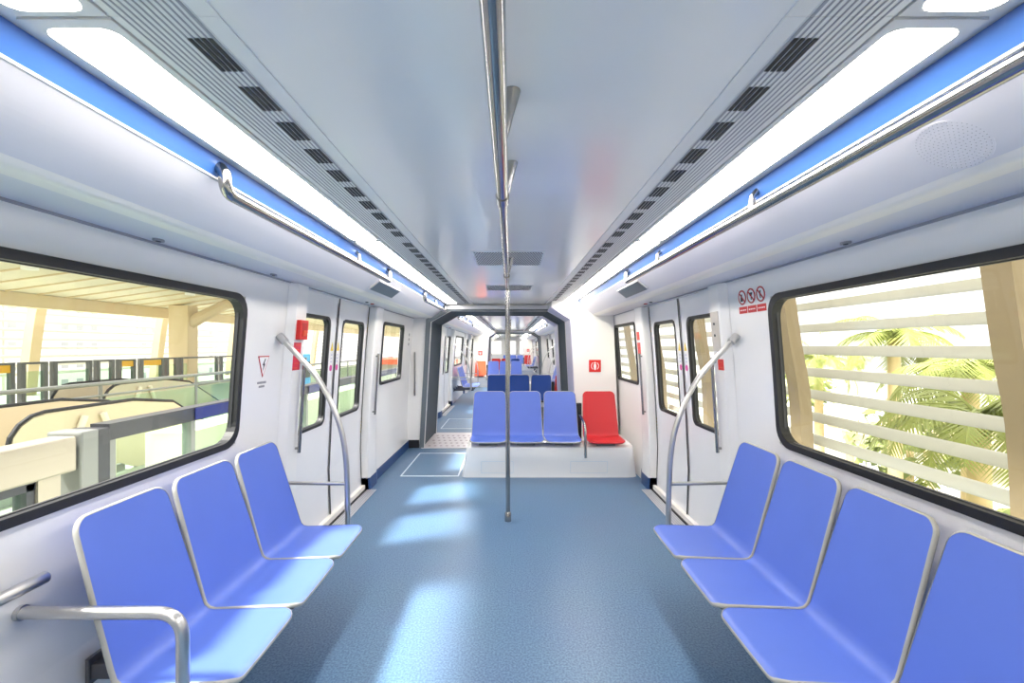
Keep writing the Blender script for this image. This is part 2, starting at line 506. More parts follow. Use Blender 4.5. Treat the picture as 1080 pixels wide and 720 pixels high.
def build_car(ci, yc, near_sd, far_sd):
    tier = ci+1; cn = CARN[ci]
    ya, yb = yc-HALF, yc+HALF
    def Y(l): return yc+l
    # flip so that local layout mirrors car by car
    fl = 1 if ci % 2 == 0 else -1
    def F(l): return yc+fl*l
    # floor, ceiling
    struct(MB().box(-1.60, 1.60, ya, yb, -.06, 0).build('floor', M['floor']))
    struct(MB().box(-.548, .548, ya, yb, CZ, CZ+.05).build('ceiling', M['ceil']))
    struct(MB().box(-1.62, 1.62, ya, yb, CZ+.051, CZ+.09).build('ceiling_roof', M['wall']))
    for sd in (1, -1):
        holes = [(Y(-WIN)+.012, Y(WIN)-.012, 1.002, 1.828)]
        for s in (1, -1):
            holes.append((Y(s*DOOR-DH), Y(s*DOOR+DH), -1, 1.97))
            a, b = sorted((Y(s*3.77), Y(s*4.80)))
            holes.append((a+.012, b-.012, 1.102, 1.828))
        wall(sd, ya, yb, holes, 'wall_'+side_word(sd))
        # blue fascia
        q = [(XB0, CZ-.001), (XB1, ZB1), (XB1+.03, ZB1), (XB0+.05, CZ-.001)]
        struct(MB().prism([(x*sd, z) for x, z in q], 'y', ya, yb).build(num('trim'), M['fascia']))
        # thin white bead below it
        q = [(XB1-.003, ZB1+.002), (XB1-.001, ZB1-.004), (XB1+.03, ZB1-.008), (XB1+.03, ZB1+.002)]
        struct(MB().prism([(x*sd, z) for x, z in q], 'y', ya, yb).build(num('trim'), M['white']))
        # valance, gently bowed
        curve = spline([(XB1+.004, ZB1-.006, 0), (1.07, 2.067, 0), (1.13, 2.022, 0), (1.165, 1.998, 0)], 4)
        back = [(1.20, 2.03, 0), (1.05, 2.15, 0)]
        q = [(p[0]*sd, p[1]) for p in curve]+[(x*sd, z) for x, z, _ in back]
        struct(MB().prism(q, 'y', ya, yb).build(num('trim'), M['valance']))
        # warm rounded lip and flat soffit over the wall
        lip = fillet([(1.163, 2.0, 0), (1.19, 1.979, 0), (1.245, 1.977, 0)], .03, 5)
        q = [(p[0]*sd, p[1]) for p in lip]+[(1.245*sd, 2.02), (1.17*sd, 2.03)]
        struct(MB().prism(q, 'y', ya, yb).build(num('trim'), M['warm'], smooth='auto'))
        q = [(1.246, 1.978), (1.452, 1.981), (1.452, 2.01), (1.246, 2.01)]
        struct(MB().prism([(x*sd, z) for x, z in q], 'y', ya, yb).build(num('trim'), M['valance']))
        q = [(1.452, 1.972), (1.470, 1.972), (1.470, 2.0), (1.452, 2.0)]
        struct(MB().prism([(x*sd, z) for x, z in q], 'y', ya, yb).build(num('trim'), M['groove']))
        # strip between vent and lights
        q = [(.757, CZ+.001), (XB0+.02, CZ+.001), (XB0+.02, CZ+.03), (.757, CZ+.03)]
        struct(MB().prism([(x*sd, z) for x, z in q], 'y', ya, yb).build(num('trim'), M['lframe']))
        sw = side_word(sd)
        # ---- lights
        for li, (a, b) in enumerate(LIGHTS):
            a, b = sorted((F(a), F(b)))
            if b < -1.6: continue
            if ci == 0:
                pos = {1: 'directly overhead', 2: 'nearest the viewer', 3: 'second from the viewer', 4: 'third, ending at the gangway'}.get(li, 'behind the viewer')
                lab = 'long lit panel on the %s of the ceiling, %s' % (sw, pos)
            else:
                ordr = li if fl > 0 else 4-li
                lab = 'lit ceiling panel on the %s in %s, %s' % (sw, ['the second carriage', 'the far carriage'][ci-1],
                      ['first past the gangway', 'second past the gangway', 'at the middle', 'fourth past the gangway', 'last before the far end'][ordr])
            t = thing('ceiling_light', lab, 'ceiling light', (sd*.853, (a+b)/2, CZ-.006), 0, 'ceiling light panels')
            org = t.location
            lo = rrect(sd*.853-.092, sd*.853+.092, a, b, .004, 2); lin = rrect(sd*.853-.073, sd*.853+.073, a+(.025 if li in (2,) else .009), b-(.014 if li == 1 else .009), .028, 4)
            lo = subdiv(lo, 5)
            mb = MB(); mb.box(sd*.853-.092, sd*.853+.092, a, b, CZ-.006, CZ)
            mb.build('light_housing', M['lframe'], t, org)
            MB().prism(lin, 'z', CZ-.0064, CZ-.0055).build('diffuser', M['led'], t, org)
        # ---- vents
        for vi, (a, b) in enumerate([(-5.3, -2.53), (-2.529, -.6965), (-.6955, 1.1645), (1.1655, 3.0045), (3.0055, 5.3)]):
            a, b = sorted((F(a), F(b)))
            if b < -.8: continue
            if ci == 0:
                pos = {1: 'overhead', 2: 'nearest the viewer', 3: 'second from the viewer', 4: 'ending at the first gangway'}[vi]
                lab = 'slotted air vent strip along the %s of the ceiling, %s' % (sw, pos)
            else:
                ordr = vi if fl > 0 else 4-vi
                lab = 'slotted air vent strip on the %s of the ceiling in %s, %s' % (sw, ['the second carriage', 'the far carriage'][ci-1],
                      ['first', 'second', 'third', 'fourth', 'last'][ordr])
            t = thing('air_vent', lab, 'air vent', (sd*.67, (a+b)/2, CZ-.004), 0, 'slotted ceiling vents')
            org = t.location
            xa, xb = sorted((sd*.590, sd*.755))
            MB().box(xa, xb, a, b, CZ-.004, CZ+.02).build('vent_plate', M['vent'], t, org)
            mb = MB()
            for k in range(11):
                x = .597+.0138*k
                if k == 0: w = .0035
                else: w = .002
                mb.box(sd*x-w, sd*x+w, a, b, CZ-.0052, CZ-.0035)
            mb.build('grooves', M['groove'], t, org)
            xa, xb = sorted((sd*.547, sd*.590)); 
            MB().box(xa, xb, a, b, CZ-.003, CZ+.02).build('edge_strip', M['vent'], t, org)
            y = a+.06
            i = 0
            while y+.115 < b-.02:
                if tier == 1 or i % 1 == 0:
                    mb = MB()
                    for k in range(4):
                        x = .606+.0138*k; mb.box(sd*x-.0048, sd*x+.0048, y, y+.112, CZ-.0060, CZ-.0045)
                    if tier < 3 or i % 2 == 0: mb.build('slot_group', M['black'], t, org)
                y += .176; i += 1
        # pale seam beside the lights
        xa, xb = sorted((sd*.7555, sd*.7585))
        struct(MB().box(xa, xb, ya, yb, CZ-.001, CZ+.01).build(num('trim'), M['groove']))
    # ---- windows, doors, pillars
    for sd in (1, -1):
        sw = side_word(sd)
        if tier < 3 or True:
            window(sd, Y(-WIN), Y(WIN), .99, 1.84, .11, .034)
            # warm surround bead round the window
            for s in (1, -1):
                a, b = sorted((Y(s*3.77), Y(s*4.80)))
                window(sd, a, b, 1.09, 1.84, .06, .030)
        for s in (1, -1):
            yd = Y(s*DOOR)
            if yd < -2: continue
            d = bpy.data.objects.new(num('door'), None); COL.objects.link(d); d.location = (sd*1.59, yd, 0); struct(d)
            org = d.location
            rec = .045
            for q in (1, -1):
                a, b = sorted((yd+q*.006, yd+q*(DH+.06)))
                # leaf as ring around glazing + solid infill
                g0, g1 = sorted((yd+q*.135, yd+q*.755)); gz0, gz1 = .88, 1.80
                mb = MB()
                ys = [a, g0+.014, g1-.014, b]; zs = [.05, .45, gz0+.014, 1.2, 1.5, gz1-.014, 1.99]
                vs = []; fs = []
                for o_ in (-rec, -rec-.03):
                    for z in zs:
                        for y in ys: vs.append(wp(sd, y, z, o_))
                n1 = len(zs)*4
                for i in range(len(zs)-1):
                    for j in range(3):
                        if j == 1 and 2 <= i <= 4: continue
                        for o_ in (0, n1): fs.append((o_+i*4+j, o_+i*4+j+1, o_+(i+1)*4+j+1, o_+(i+1)*4+j))
                for j in range(3):
                    fs.append((j, j+1, n1+j+1, n1+j)); e = (len(zs)-1)*4; fs.append((e+j, e+j+1, n1+e+j+1, n1+e+j))
                for i in range(len(zs)-1):
                    for j in (0, 3): fs.append((i*4+j, (i+1)*4+j, n1+(i+1)*4+j, n1+i*4+j))
                mb.add(vs, fs)
                leaf = mb.build('door_leaf', M['door'], d, org)
                leaf.data.update()
                # glazing
                lp = window(sd, g0, g1, gz0, gz1, .075, .024, .004, parent=leaf, rec=rec)
                for ch in lp.children:
                    ch.data.transform(Matrix.Translation(-Vector(org)))
                # warning stickers near the meeting edge
                if tier == 1:
                    for (zz, col, nm) in ((1.54, M['yellow'], 'warning_triangle'),):
                        yy = yd+q*.068
                        mb = MB()
                        tri = [(yy-.028, zz-.03), (yy+.028, zz-.03), (yy, zz+.045)]
                        mb.add([wp(sd, y, z, -rec+.002) for y, z in tri]+[wp(sd, y, z, -rec-.004) for y, z in tri], [(0, 1, 2), (3, 5, 4), (0, 3, 4, 1), (1, 4, 5, 2), (2, 5, 3, 0)])
                        mb.build(nm, col, leaf, org)
                    mb = MB(); yy = yd+q*.068
                    mb.add([wp(sd, yy+.028*math.cos(k*PI/6), 1.36+.028*math.sin(k*PI/6), -rec+.002) for k in range(12)]+[wp(sd, yy+.028*math.cos(k*PI/6), 1.36+.028*math.sin(k*PI/6), -rec-.002) for k in range(12)],
                           [tuple(range(12))]+[(k, (k+1) % 12, 12+(k+1) % 12, 12+k) for k in range(12)])
                    mb.build('round_sticker', M['magenta'], leaf, org)
                    mb = MB()
                    for k in range(3):
                        mb.add([wp(sd, yy+dy, 1.48-k*.03+dz, -rec+.0015) for dy, dz in ((-.018, 0), (.018, 0), (.018, -.012), (-.018, -.012))], [(0, 1, 2, 3)])
                    mb.build('sticker_text', M['lav'], leaf, org)
            # meeting seal
            mb = MB()
            rows = [[wp(sd, yd-.015, z, -rec+.008), wp(sd, yd+.015, z, -rec+.008)] for z in (.03, .45, 1.0, 1.5, 1.985)]
            mb.grid(rows); rows = [[wp(sd, yd-.015, z, -rec-.04), wp(sd, yd+.015, z, -rec-.04)] for z in (.03, .45, 1.0, 1.5, 1.985)]
            mb.grid(rows); o = mb.build('meeting_seal', M['rubber'], d, org)
            for q in (1, -1):
                mb = MB(); yy = yd+q*(DH-.012)
                mb.grid([[wp(sd, yy-.009, z, -rec+.004), wp(sd, yy+.009, z, -rec+.004)] for z in (.03, .45, 1.0, 1.5, 1.98)])
                mb.build('edge_seal', M['rubber'], d, org)
                if tier == 1:
                    for zz in (1.70, .62):
                        mb = MB()
                        for k in range(5):
                            z0 = zz+k*.035
                            mb.add([wp(sd, yy-.016, z0, -rec+.0045), wp(sd, yy+.016, z0+.016, -rec+.0045), wp(sd, yy+.016, z0+.034, -rec+.0045), wp(sd, yy-.016, z0+.018, -rec+.0045)], [(0, 1, 2, 3)])
                        mb.build('hazard_stripes', M['yellow'], d, org)
            # threshold: ribbed metal sill with a dark track and a pale rail
            mb = MB(); xa, xb = sorted((sd*1.43, sd*1.53)); mb.box(xa, xb, yd-DH, yd+DH, 0, .006); mb.build('sill_plate', M['silver'], d, org)
            mb = MB(); xa, xb = sorted((sd*1.535, sd*1.552)); mb.box(xa, xb, yd-DH, yd+DH, 0, .012); mb.build('track_groove', M['blackskirt'], d, org)
            mb = MB(); xa, xb = sorted((sd*1.552, sd*1.60)); mb.box(xa, xb, yd-DH, yd+DH, 0, .055); mb.build('bottom_rail', M['warm'], d, org)
            mb = MB(); xa, xb = sorted((sd*1.50, sd*1.505)); 
            for k in range(4):
                xa, xb = sorted((sd*(1.445+.022*k), sd*(1.450+.022*k))); mb.box(xa, xb, yd-DH, yd+DH, .006, .008)
            mb.build('sill_ribs', M['groove'], d, org)
            # small lamps above the door on the soffit
            mb = MB(); mb.cyl((sd*1.38, yd+s*.55, 1.981), (sd*1.38, yd+s*.55, 1.972), .018); mb.build('door_lamp', M['signdeep'], d, org)
            mb = MB(); mb.cyl((sd*1.38, yd+s*.38, 1.981), (sd*1.38, yd+s*.38, 1.972), .014); mb.build('door_buzzer', M['dgrey'], d, org)
        # door pillars: tapered boxes hiding the door pockets
        for s in (1, -1):
            for (l0, l1, near) in ((1.46, 1.675, True), (3.335, 3.75, False)):
                a, b = Y(s*l0), Y(s*l1)
                if max(a, b) < -.9: continue
                dpt = .042
                rows = []
                prof = ([(l0, 0.001), (l0+.05, dpt), (l1-.012, dpt), (l1, dpt-.012), (l1, -.10)] if near else
                        [(l0, -.10), (l0, dpt-.012), (l0+.012, dpt), (l1-.17, dpt), (l1, 0.001)])
                zs = [.0 if not near else 0, .14, .45, .8, 1.2, 1.6, 1.975]
                rows = [[wp(sd, Y(s*l), z, o_) for l, o_ in prof] for z in zs]
                mb = MB(); mb.grid(rows)
                mb.add([rows[-1][k] for k in range(5)], [(0, 1, 2, 3, 4)])
                o = mb.build(num('trim'), M['wall']); struct(o)
                mb = MB()
                pr2 = [(l, o_+.004 if o_ > -.05 else o_) for l, o_ in prof]
                mb.grid([[wp(sd, Y(s*l), z, o_) for l, o_ in pr2] for z in (0, .13)])
                struct(mb.build(num('trim'), M['skirt']))
    # ---- ends
    if ci > 0: build_end(yc, -1, near_sd, tier)
    build_end(yc, 1, far_sd, tier)
    return F

def bar_handle(sd, y, z0, z1, off, label, nrm=(1, 0, 0), plane=None):
    t = thing('grab_handle', label, 'grab handle', (0, 0, 0), 0, 'upright grab handles')
    if plane is None:
        p = [wp(sd, y, z, off+.028) for z in (z0, z0+.03, (z0+z1)/2, z1-.03, z1)]
        b0, b1 = wp(sd, y, z0+.03, off-.004), wp(sd, y, z1-.03, off-.004)
    else:
        x = plane; p = [(x, y-.028, z) for z in (z0, z0+.03, (z0+z1)/2, z1-.03, z1)]
        b0, b1 = (x, y+.004, z0+.03), (x, y+.004, z1-.03)
    t.location = p[0]; org = t.location
    MB().tube(p, .012, 10).build('grip_bar', M['steel'], t, org, smooth='auto')
    for b, q in ((b0, p[1]), (b1, p[3])):
        MB().cyl(b, q, .009, 8).build('stand_off', M['steel'], t, org)
    return t

# cars
C1 = 6.95-HALF
YC = [C1, 8.1+HALF, 8.1+2*HALF+1.15+HALF]
build_car(0, YC[0], -1, 1)
build_car(1, YC[1], 1, -1)
build_car(2, YC[2], -1, 1)
g1 = gangway(6.95, 8.1, 1)
tag(g1, 'dark grey gangway portal and bellows behind the blue bench of three seats', 'gangway')
g2 = gangway(8.1+2*HALF, 8.1+2*HALF+1.15, -1)
tag(g2, 'far dark gangway portal between the second and third carriage', 'gangway')
# closing end walls
struct(MB().box(-1.62, 1.62, C1-HALF-.05, C1-HALF, 0, CZ+.05).build('wall_rear', M['wall']))
YE = YC[2]+HALF
struct(MB().box(-1.62, 1.62, YE+.9, YE+.95, 0, 1.02).build('wall_front', M['wall']))
struct(MB().box(-1.62, 1.62, YE+.9, YE+.95, 1.9, CZ+.05).build('wall_front', M['wall']))
for x in (-1.62, -.62, .38, 1.32):
    struct(MB().box(x, x+.3, YE+.9, YE+.95, 1.02, 1.9).build('wall_front', M['wall']))
for sd in (1, -1):
    a, b = sorted((sd*1.30, sd*1.34)); struct(MB().box(a, b, YE, YE+.9, 0, 2.1).build('wall_'+side_word(sd), M['wall']))
struct(MB().box(-1.34, 1.34, YE, YE+.9, 2.1, 2.15).build('ceiling', M['wall']))
struct(MB().box(-1.34, 1.34, YE, YE+.9, -.05, 0).build('floor', M['floor']))

# ---------------------------------------------------------------- seats in place
ordn = ['farthest from the viewer', 'second from the doorway pole', 'third from the doorway pole', 'nearest the viewer']
SX = .89
for i in range(4):
    y = 2.58-.442*i
    seat('blue_bench', (SX, y, 0), -PI/2, 'blue moulded seat on the right-hand wall bench, ' + ordn[i], 'blue seats along the right wall')
for i in range(3):
    y = 2.58-.442*i
    seat('blue_bench', (-SX, y, 0), PI/2, 'blue moulded seat on the left-hand wall bench, ' + ['farthest from the viewer', 'middle of the three', 'nearest the viewer, beside the steel armrest'][i], 'blue seats along the left wall')

def pedestal(yc, dr, sd, label):
    """white bogie pedestal across the car end"""
    def P(x, l, z): return (x*sd, yc+dr*l, z)
    t = thing('seat_pedestal', label, 'pedestal', P(.5, 4.2, 0))
    org = t.location
    # section rows: front face leaning back, rounded top edge
    sec = [(3.80, 0), (3.805, .03), (3.775, .20), (3.745, .33), (3.755, .365), (3.79, .383), (4.0, .385), (4.778, .385)]
    xs = [(-.565, -.495), (-.545, -.475), (-.50, -.455), (.5, .5), (1.40, 1.40), (1.47, 1.44), (1.515, 1.455)]
    rows = []
    for (l, z) in sec:
        row = []
        for k, (xb_, xt_) in enumerate(xs):
            x = xb_+(xt_-xb_)*min(1, z/.385)
            ll = l
            if z < .386 and l < 3.9:
                if k in (0,): ll = l+.06
                if k == 1: ll = l+.014
                if k == 6: ll = l+.05
                if k == 5: ll = l+.012
            row.append(P(x, ll, z))
        rows.append(row)
    mb = MB(); mb.grid(rows)
    # side faces
    for k in (0, len(xs)-1):
        side = [r[k] for r in rows]; bot = [(side[0][0], side[-1][1], 0)]
        n = len(side); mb.add(side+bot, [tuple(range(n+1))])
    mb.build('pedestal_body', M['pedestal'], t, org, smooth='auto')
    for x0, x1 in ((-.33, .05), (.72, 1.16)):
        mb = MB()
        def fr(z): 
            return 3.805+(3.775-3.805)*(z-.03)/.17-.0025
        q = rrect(x0, x1, .05, .20, .01, 2); qi = rrect(x0+.005, x1-.005, .055, .195, .008, 2)
        mb.ring([P(x, fr(z), z) for x, z in q], [P(x, fr(z), z) for x, z in qi], Vector((0, dr*.003, 0)))
        mb.build('access_panel_outline', M['line'], t, org)
    return t

def armrest(p, dr, sd, label):
    """tubular armrest between transverse seats: p = (x, y of seat front)"""
    x, y = p
    t = thing('armrest', label, 'armrest', (x, y+dr*.03, .28)); org = t.location
    pts = fillet([(x, y+dr*.50, .70), (x, y+dr*.12, .66), (x, y+dr*.0, .60), (x, y-dr*.012, .26)], .09, 6)
    MB().tube(pts, .015, 10).build('arm_tube', M['steel'], t, org, smooth='auto')
    MB().box(x-.03, x+.03, min(y+dr*.47, y+dr*.53), max(y+dr*.47, y+dr*.53), .385, .83).build('back_post', M['blackskirt'], t, org, bevel=.006)
    MB().cyl((x, y-dr*.012, .285), (x, y+dr*.12, .285), .010).build('foot_fixing', M['steel'], t, org)
    return t

def transverse(yc, dr, sd, ci, last):
    yf = yc+dr*3.695
    rz = 0 if dr > 0 else PI
    where = ['before the first gangway', 'in the second carriage', 'in the far carriage'][ci]
    fc = 'facing the viewer' if dr > 0 else 'turned away'
    pedestal(yc, dr, sd, ['white moulded pedestal under the bench of three blue seats and one red', 'white moulded pedestal %s under seats %s' % (where, fc), 'white moulded pedestal %s under seats %s' % (where, fc)][ci])
    xs = [-.247, .197, .641]
    g = 'blue seats %s, %s' % (where, fc)
    for k, x in enumerate(xs):
        nm = ['by the aisle', 'middle of the three', 'next to the armrest'][k]
        kind = 'red' if ci == 2 and dr < 0 and k > 0 else 'blue'
        lab = '%s seat %s, %s, %s' % (kind, where, fc, nm)
        if kind == 'red': g = 'red seats'
        seat(kind, (x*sd, yf, 0), rz, lab, g)
    seat('red' if (ci != 1) else 'orange', (1.135*sd, yf-dr*.02, 0), rz, '%s moulded seat against the %s wall %s, %s' % ('red' if ci != 1 else 'orange-red', side_word(sd), where, fc), 'red seats')
    armrest((.885*sd, yf), dr, sd, 'steel armrest beside the %s seat %s, %s' % ('red' if ci != 1 else 'orange-red', where, fc))
    if dr > 0:
        # person pictogram sign on the partition
        t = thing('priority_sign', 'square red pictogram sign on the white partition %s' % where, 'sign', (1.195*sd, yc+4.775, 1.275), 0, 'red pictogram signs')
        pictogram(t)

def pictogram(t):
    MB().box(-.083, .083, -.003, .004, -.085, .085).build('sign_board', M['signred'], t, bevel=.002)
    mb = MB()
    mb.prism([(.013*math.cos(k*PI/6), .042+.013*math.sin(k*PI/6)) for k in range(12)], 'y', -.0045, -.002)
    mb.prism([(-.016, .026), (.016, .026), (.020, -.01), (.010, -.055), (-.010, -.055), (-.020, -.01)], 'y', -.0045, -.002)
    for s in (1, -1):
        q = []
        for k in range(9):
            a = math.radians(-60+120*k/8); q.append((s*(.010+.045*math.cos(a)), .055*math.sin(a)))
        q2 = [(x-s*.008, z*.9) for x, z in q]
        for k in range(8):
            mb.prism([q[k], q[k+1], q2[k+1], q2[k]], 'y', -.0045, -.002)
    mb.build('pictogram', M['white'], t)

transverse(YC[0], 1, 1, 0, False)
transverse(YC[1], -1, 1, 1, False)
transverse(YC[1], 1, -1, 1, False)
transverse(YC[2], -1, -1, 2, False)
transverse(YC[2], 1, 1, 2, False)
# wall benches of the further carriages (seats, mirrored layout)
for ci in (1, 2):
    fl = -1 if ci == 1 else 1
    wn = ['', 'in the second carriage', 'in the far carriage'][ci]
    for sd, n in ((1, 4), (-1, 3)):
        for i in range(n):
            l = (2.58-C1)-.442*i
            k = (n-1-i) if fl > 0 else i
            od = ['nearest the viewer', 'second from the viewer', 'third from the viewer', 'fourth from the viewer'][k]
            seat('blue_bench', (sd*SX, YC[ci]+fl*l, 0), -sd*PI/2, 'blue wall bench seat on the %s %s, %s' % (side_word(sd), wn, od), 'wall bench seats %s' % wn)

# ---------------------------------------------------------------- rails and poles
def curved_pole(sd, y, yc_, label):
    t = thing('curved_pole', label, 'grab pole', (sd*1.04, y, 0), 0, 'curved grab poles'); org = t.location
    pts = [(1.452, 1.585), (1.40, 1.53), (1.33, 1.455), (1.235, 1.345), (1.15, 1.19), (1.085, 1.02), (1.053, .84), (1.043, .64), (1.04, .48)]
    P = spline([(sd*x, y, z) for x, z in pts], 4)
    b = yc_-y; b = (1 if b > 0 else -1)
    P += fillet([(sd*1.04, y, .46), (sd*1.04, y, .375), (sd*1.06, y+b*.05, .365)], .04, 6)
    MB().tube(P, .0175, 12).build('pole_tube', M['satin'], t, org, smooth='auto')
    MB().cyl((sd*1.03, y, .66), (sd*1.535, y, .665), .0125, 10).build('cross_bar', M['satin'], t, org, smooth='auto')
    MB().tube([(sd*1.445, y, 1.577), (sd*1.485, y, 1.62)], .027, 14).build('wall_flange', M['satin'], t, org, smooth='auto')
    MB().cyl((sd*1.53, y, .665), (sd*1.549, y, .665), .024).build('bar_flange', M['satin'], t, org, smooth='auto')
    return t
for ci in range(3):
    for sd in (1, -1):
        for s in (1, -1):
            y = YC[ci]+s*1.375
            if y < .3: continue
            curved_pole(sd, y, YC[ci], ['curved steel grab pole on the %s beside the doorway' % side_word(sd),
                        'curved steel grab pole on the %s in the second carriage, %s' % (side_word(sd), 'before the big window' if s < 0 else 'after the big window'),
                        'curved steel grab pole on the %s in the far carriage, %s' % (side_word(sd), 'before the big window' if s < 0 else 'after the big window')][ci])

RZ = 2.06
def centre_rail(y0, y1, poles, sleeves, hang, label, thick_to=None):
    t = thing('ceiling_rail', label, 'handrail', (0, (y0+y1)/2, RZ)); org = t.location
    x = -.012
    if thick_to:
        MB().tube([(x, y0, RZ), (x, thick_to, RZ)], .0200, 16).build('thick_tube', M['steel'], t, org, smooth='auto')
        MB().tube([(x, thick_to, RZ), (x, y1, RZ)], .0168, 16).build('thin_tube', M['steel'], t, org, smooth='auto')
    else:
        MB().tube([(x, y0, RZ), (x, y1, RZ)], .0168, 16).build('thin_tube', M['steel'], t, org, smooth='auto')
    for y in sleeves:
        MB().tube([(x, y-.045, RZ), (x, y+.02, RZ)], .0232, 16).build('sleeve', M['steel'], t, org, smooth='auto')
    for y in hang:
        MB().tube([(x+.004, y, RZ), (x+.018, y, (RZ+CZ)/2), (x+.032, y, CZ+.003)], [.014, .016, .022], 12).build('hanger', M['steel'], t, org, smooth='auto')
    return t
def pole(y, label):
    t = thing('centre_pole', label, 'grab pole', (-.008, y, 0)); org = t.location
    MB().tube([(-.006, y, 0), (-.012, y, RZ-.0195)], .0192, 14).build('pole_tube', M['steel'], t, org, smooth='auto')
    MB().tube([(-.006, y, 0), (-.006, y, .07), (-.006, y, .085)], [.029, .029, .02], 16).build('floor_socket', M['steel'], t, org, smooth='auto')
    return t
centre_rail(C1-2.6, 4.10, [], [1.58, 3.32], [1.14, 1.585, 3.30], 'thick steel rail hung under the middle of the near ceiling', 1.56)
pole(4.04, 'tall steel pole standing on the blue floor in the middle of the doorway area')
for ci, nm in ((1, 'the second carriage'), (2, 'the far carriage')):
    centre_rail(YC[ci]-2.6, YC[ci]+2.6, [], [], [YC[ci]-2.4, YC[ci]-.8, YC[ci]+.8, YC[ci]+2.4], 'steel rail hung under the ceiling of %s' % nm)
    for s in (-1, 1): pole(YC[ci]+s*2.465, 'steel pole on the floor in %s, %s its big windows' % (nm, 'before' if s < 0 else 'after'))

def side_rail(sd, y0, y1, posts, label, bend0=True, bend1=True):
    t = thing('overhead_rail', label, 'handrail', (sd*.965, (y0+y1)/2, 2.09)); org = t.location
    x, z = .962, 2.076
    pts = []
    if bend0: pts += [(sd*.992, y0, 2.168), (sd*.966, y0, 2.15), (sd*x, y0+.004, z), (sd*x, y0+.14, z)]
    else: pts += [(sd*x, y0, z)]
    if bend1: pts += [(sd*x, y1-.14, z), (sd*x, y1-.004, z), (sd*.966, y1, 2.15), (sd*.992, y1, 2.168)]
    else: pts += [(sd*x, y1, z)]
    P = fillet(pts, .045, 6)
    MB().tube(P, .0205, 14).build('rail_tube', M['steel'], t, org, smooth='auto')
    for y in posts:
        MB().tube([(sd*x, y, z), (sd*.968, y, 2.14), (sd*.99, y, 2.165)], .0125, 10).build('bracket', M['steel'], t, org, smooth='auto')
    return t
side_rail(-1, 1.56, 3.68, [2.95], 'steel overhead rail on the left below the blue strip, bent end toward the viewer')
side_rail(1, -.8, 3.72, [1.79, 2.94], 'long steel overhead rail on the right below the blue strip', bend0=False)
side_rail(-1, 5.2, 6.85, [6.0], 'short steel overhead rail on the left between the doorway and the gangway')
for ci, nm in ((1, 'the second carriage'), (2, 'the far carriage')):
    for sd in (1, -1):
        side_rail(sd, YC[ci]-1.65, YC[ci]+1.65, [YC[ci]-.6, YC[ci]+.6], 'overhead rail along the %s of %s' % (side_word(sd), nm))
        a = YC[ci]+(-1 if True else 1)*4.6
        side_rail(sd if ci == 2 else -1, YC[ci]-4.9, YC[ci]-3.1, [YC[ci]-4], 'short overhead rail by the near gangway of %s, %s side' % (nm, side_word(sd if ci == 2 else -1))) if (sd == -1 or ci == 2) else None

# upright handles
for sd in (1, -1):
    sw = side_word(sd)
    bar_handle(sd, C1+1.635, .80, 1.47, .042, 'upright steel handle on the near %s door pillar' % sw)
    bar_handle(sd, C1+3.43, .80, 1.47, .042, 'upright steel handle on the far %s door pillar' % sw)
bar_handle(-1, 6.947, .80, 1.46, 0, 'upright steel handle on the white panel left of the gangway', plane=-1.44)

# armrest at the near end of the left bench, wall bar before it
t = thing('armrest', 'bent steel armrest at the near end of the left-hand bench', 'armrest', (-1.0, 1.40, .40)); org = t.location
P = fillet([(-1.545, 1.452, .70), (-1.03, 1.452, .70), (-1.03, 1.452, .34), (-1.25, 1.452, .34)], .085, 8)
MB().tube(P, .0195, 14).build('arm_tube', M['satin'], t, org, smooth='auto')
MB().cyl((-1.555, 1.452, .70), (-1.538, 1.452, .70), .024).build('wall_flange', M['satin'], t, org, smooth='auto')
MB().box(-1.545, -1.10, 1.435, 1.468, .322, .358).build('seat_beam', M['darksteel'], t, org, bevel=.004)
t = thing('wall_bar', 'straight steel bar standing off the left wall at the lower edge of the photo', 'handrail', (-1.50, 1.1, .80)); org = t.location
MB().tube([(-1.487, .2, .805), (-1.487, 1.47, .805)], .019, 14).build('bar_tube', M['satin'], t, org, smooth='auto')
for y in (.5, 1.33): MB().tube([(-1.487, y, .80), (-1.552, y, .815)], .016, 10).build('stand_off', M['satin'], t, org, smooth='auto')
# armrest on the left bench of the second carriage
t = thing('armrest', 'steel armrest at the near end of the left bench in the second carriage', 'armrest', (-1.0, 12.2, .4)); org = t.location
P = fillet([(-1.545, 12.2, .715), (-1.03, 12.2, .715), (-1.03, 12.2, .36), (-1.2, 12.23, .36)], .085, 6)
MB().tube(P, .0175, 10).build('arm_tube', M['satin'], t, org, smooth='auto')

# ---------------------------------------------------------------- fittings of the nearest carriage
def vpoint(sd, t_, y, off=0.0):
    # point on the valance slope, t_ 0 at the blue strip, 1 at the lip
    x = XB1+.012+(XV-XB1-.012)*t_; z = ZB1-.012+(ZV-ZB1+.012)*t_
    n = Vector((-.62, 0, -.785)); return (sd*(x+n.x*off), y, z+n.z*off)
for sd in (1, -1):
    t = thing('information_screen', 'dark grey display set in the sloping panel above the %s doorway' % side_word(sd), 'display', vpoint(sd, .46, 4.02), 0, 'information displays'); org = t.location
    q = [(.24, 3.70), (.24, 4.36), (.68, 4.36), (.68, 3.70)]
    a = [vpoint(sd, u, y, .014) for u, y in q]; b = [vpoint(sd, u, y, -.02) for u, y in q]
    MB().add(a+b, [(0, 1, 2, 3), (7, 6, 5, 4)]+[(k, (k+1) % 4, 4+(k+1) % 4, 4+k) for k in range(4)]).build('screen_glass', M['screen'], t, org)
    q2 = [(.22, 3.68), (.22, 4.38), (.70, 4.38), (.70, 3.68)]
    MB().ring([vpoint(sd, u, y, .0135) for u, y in q2], [vpoint(sd, u, y, .0135) for u, y in q], Vector((0, 0, .02))).build('bezel', M['groove'], t, org)
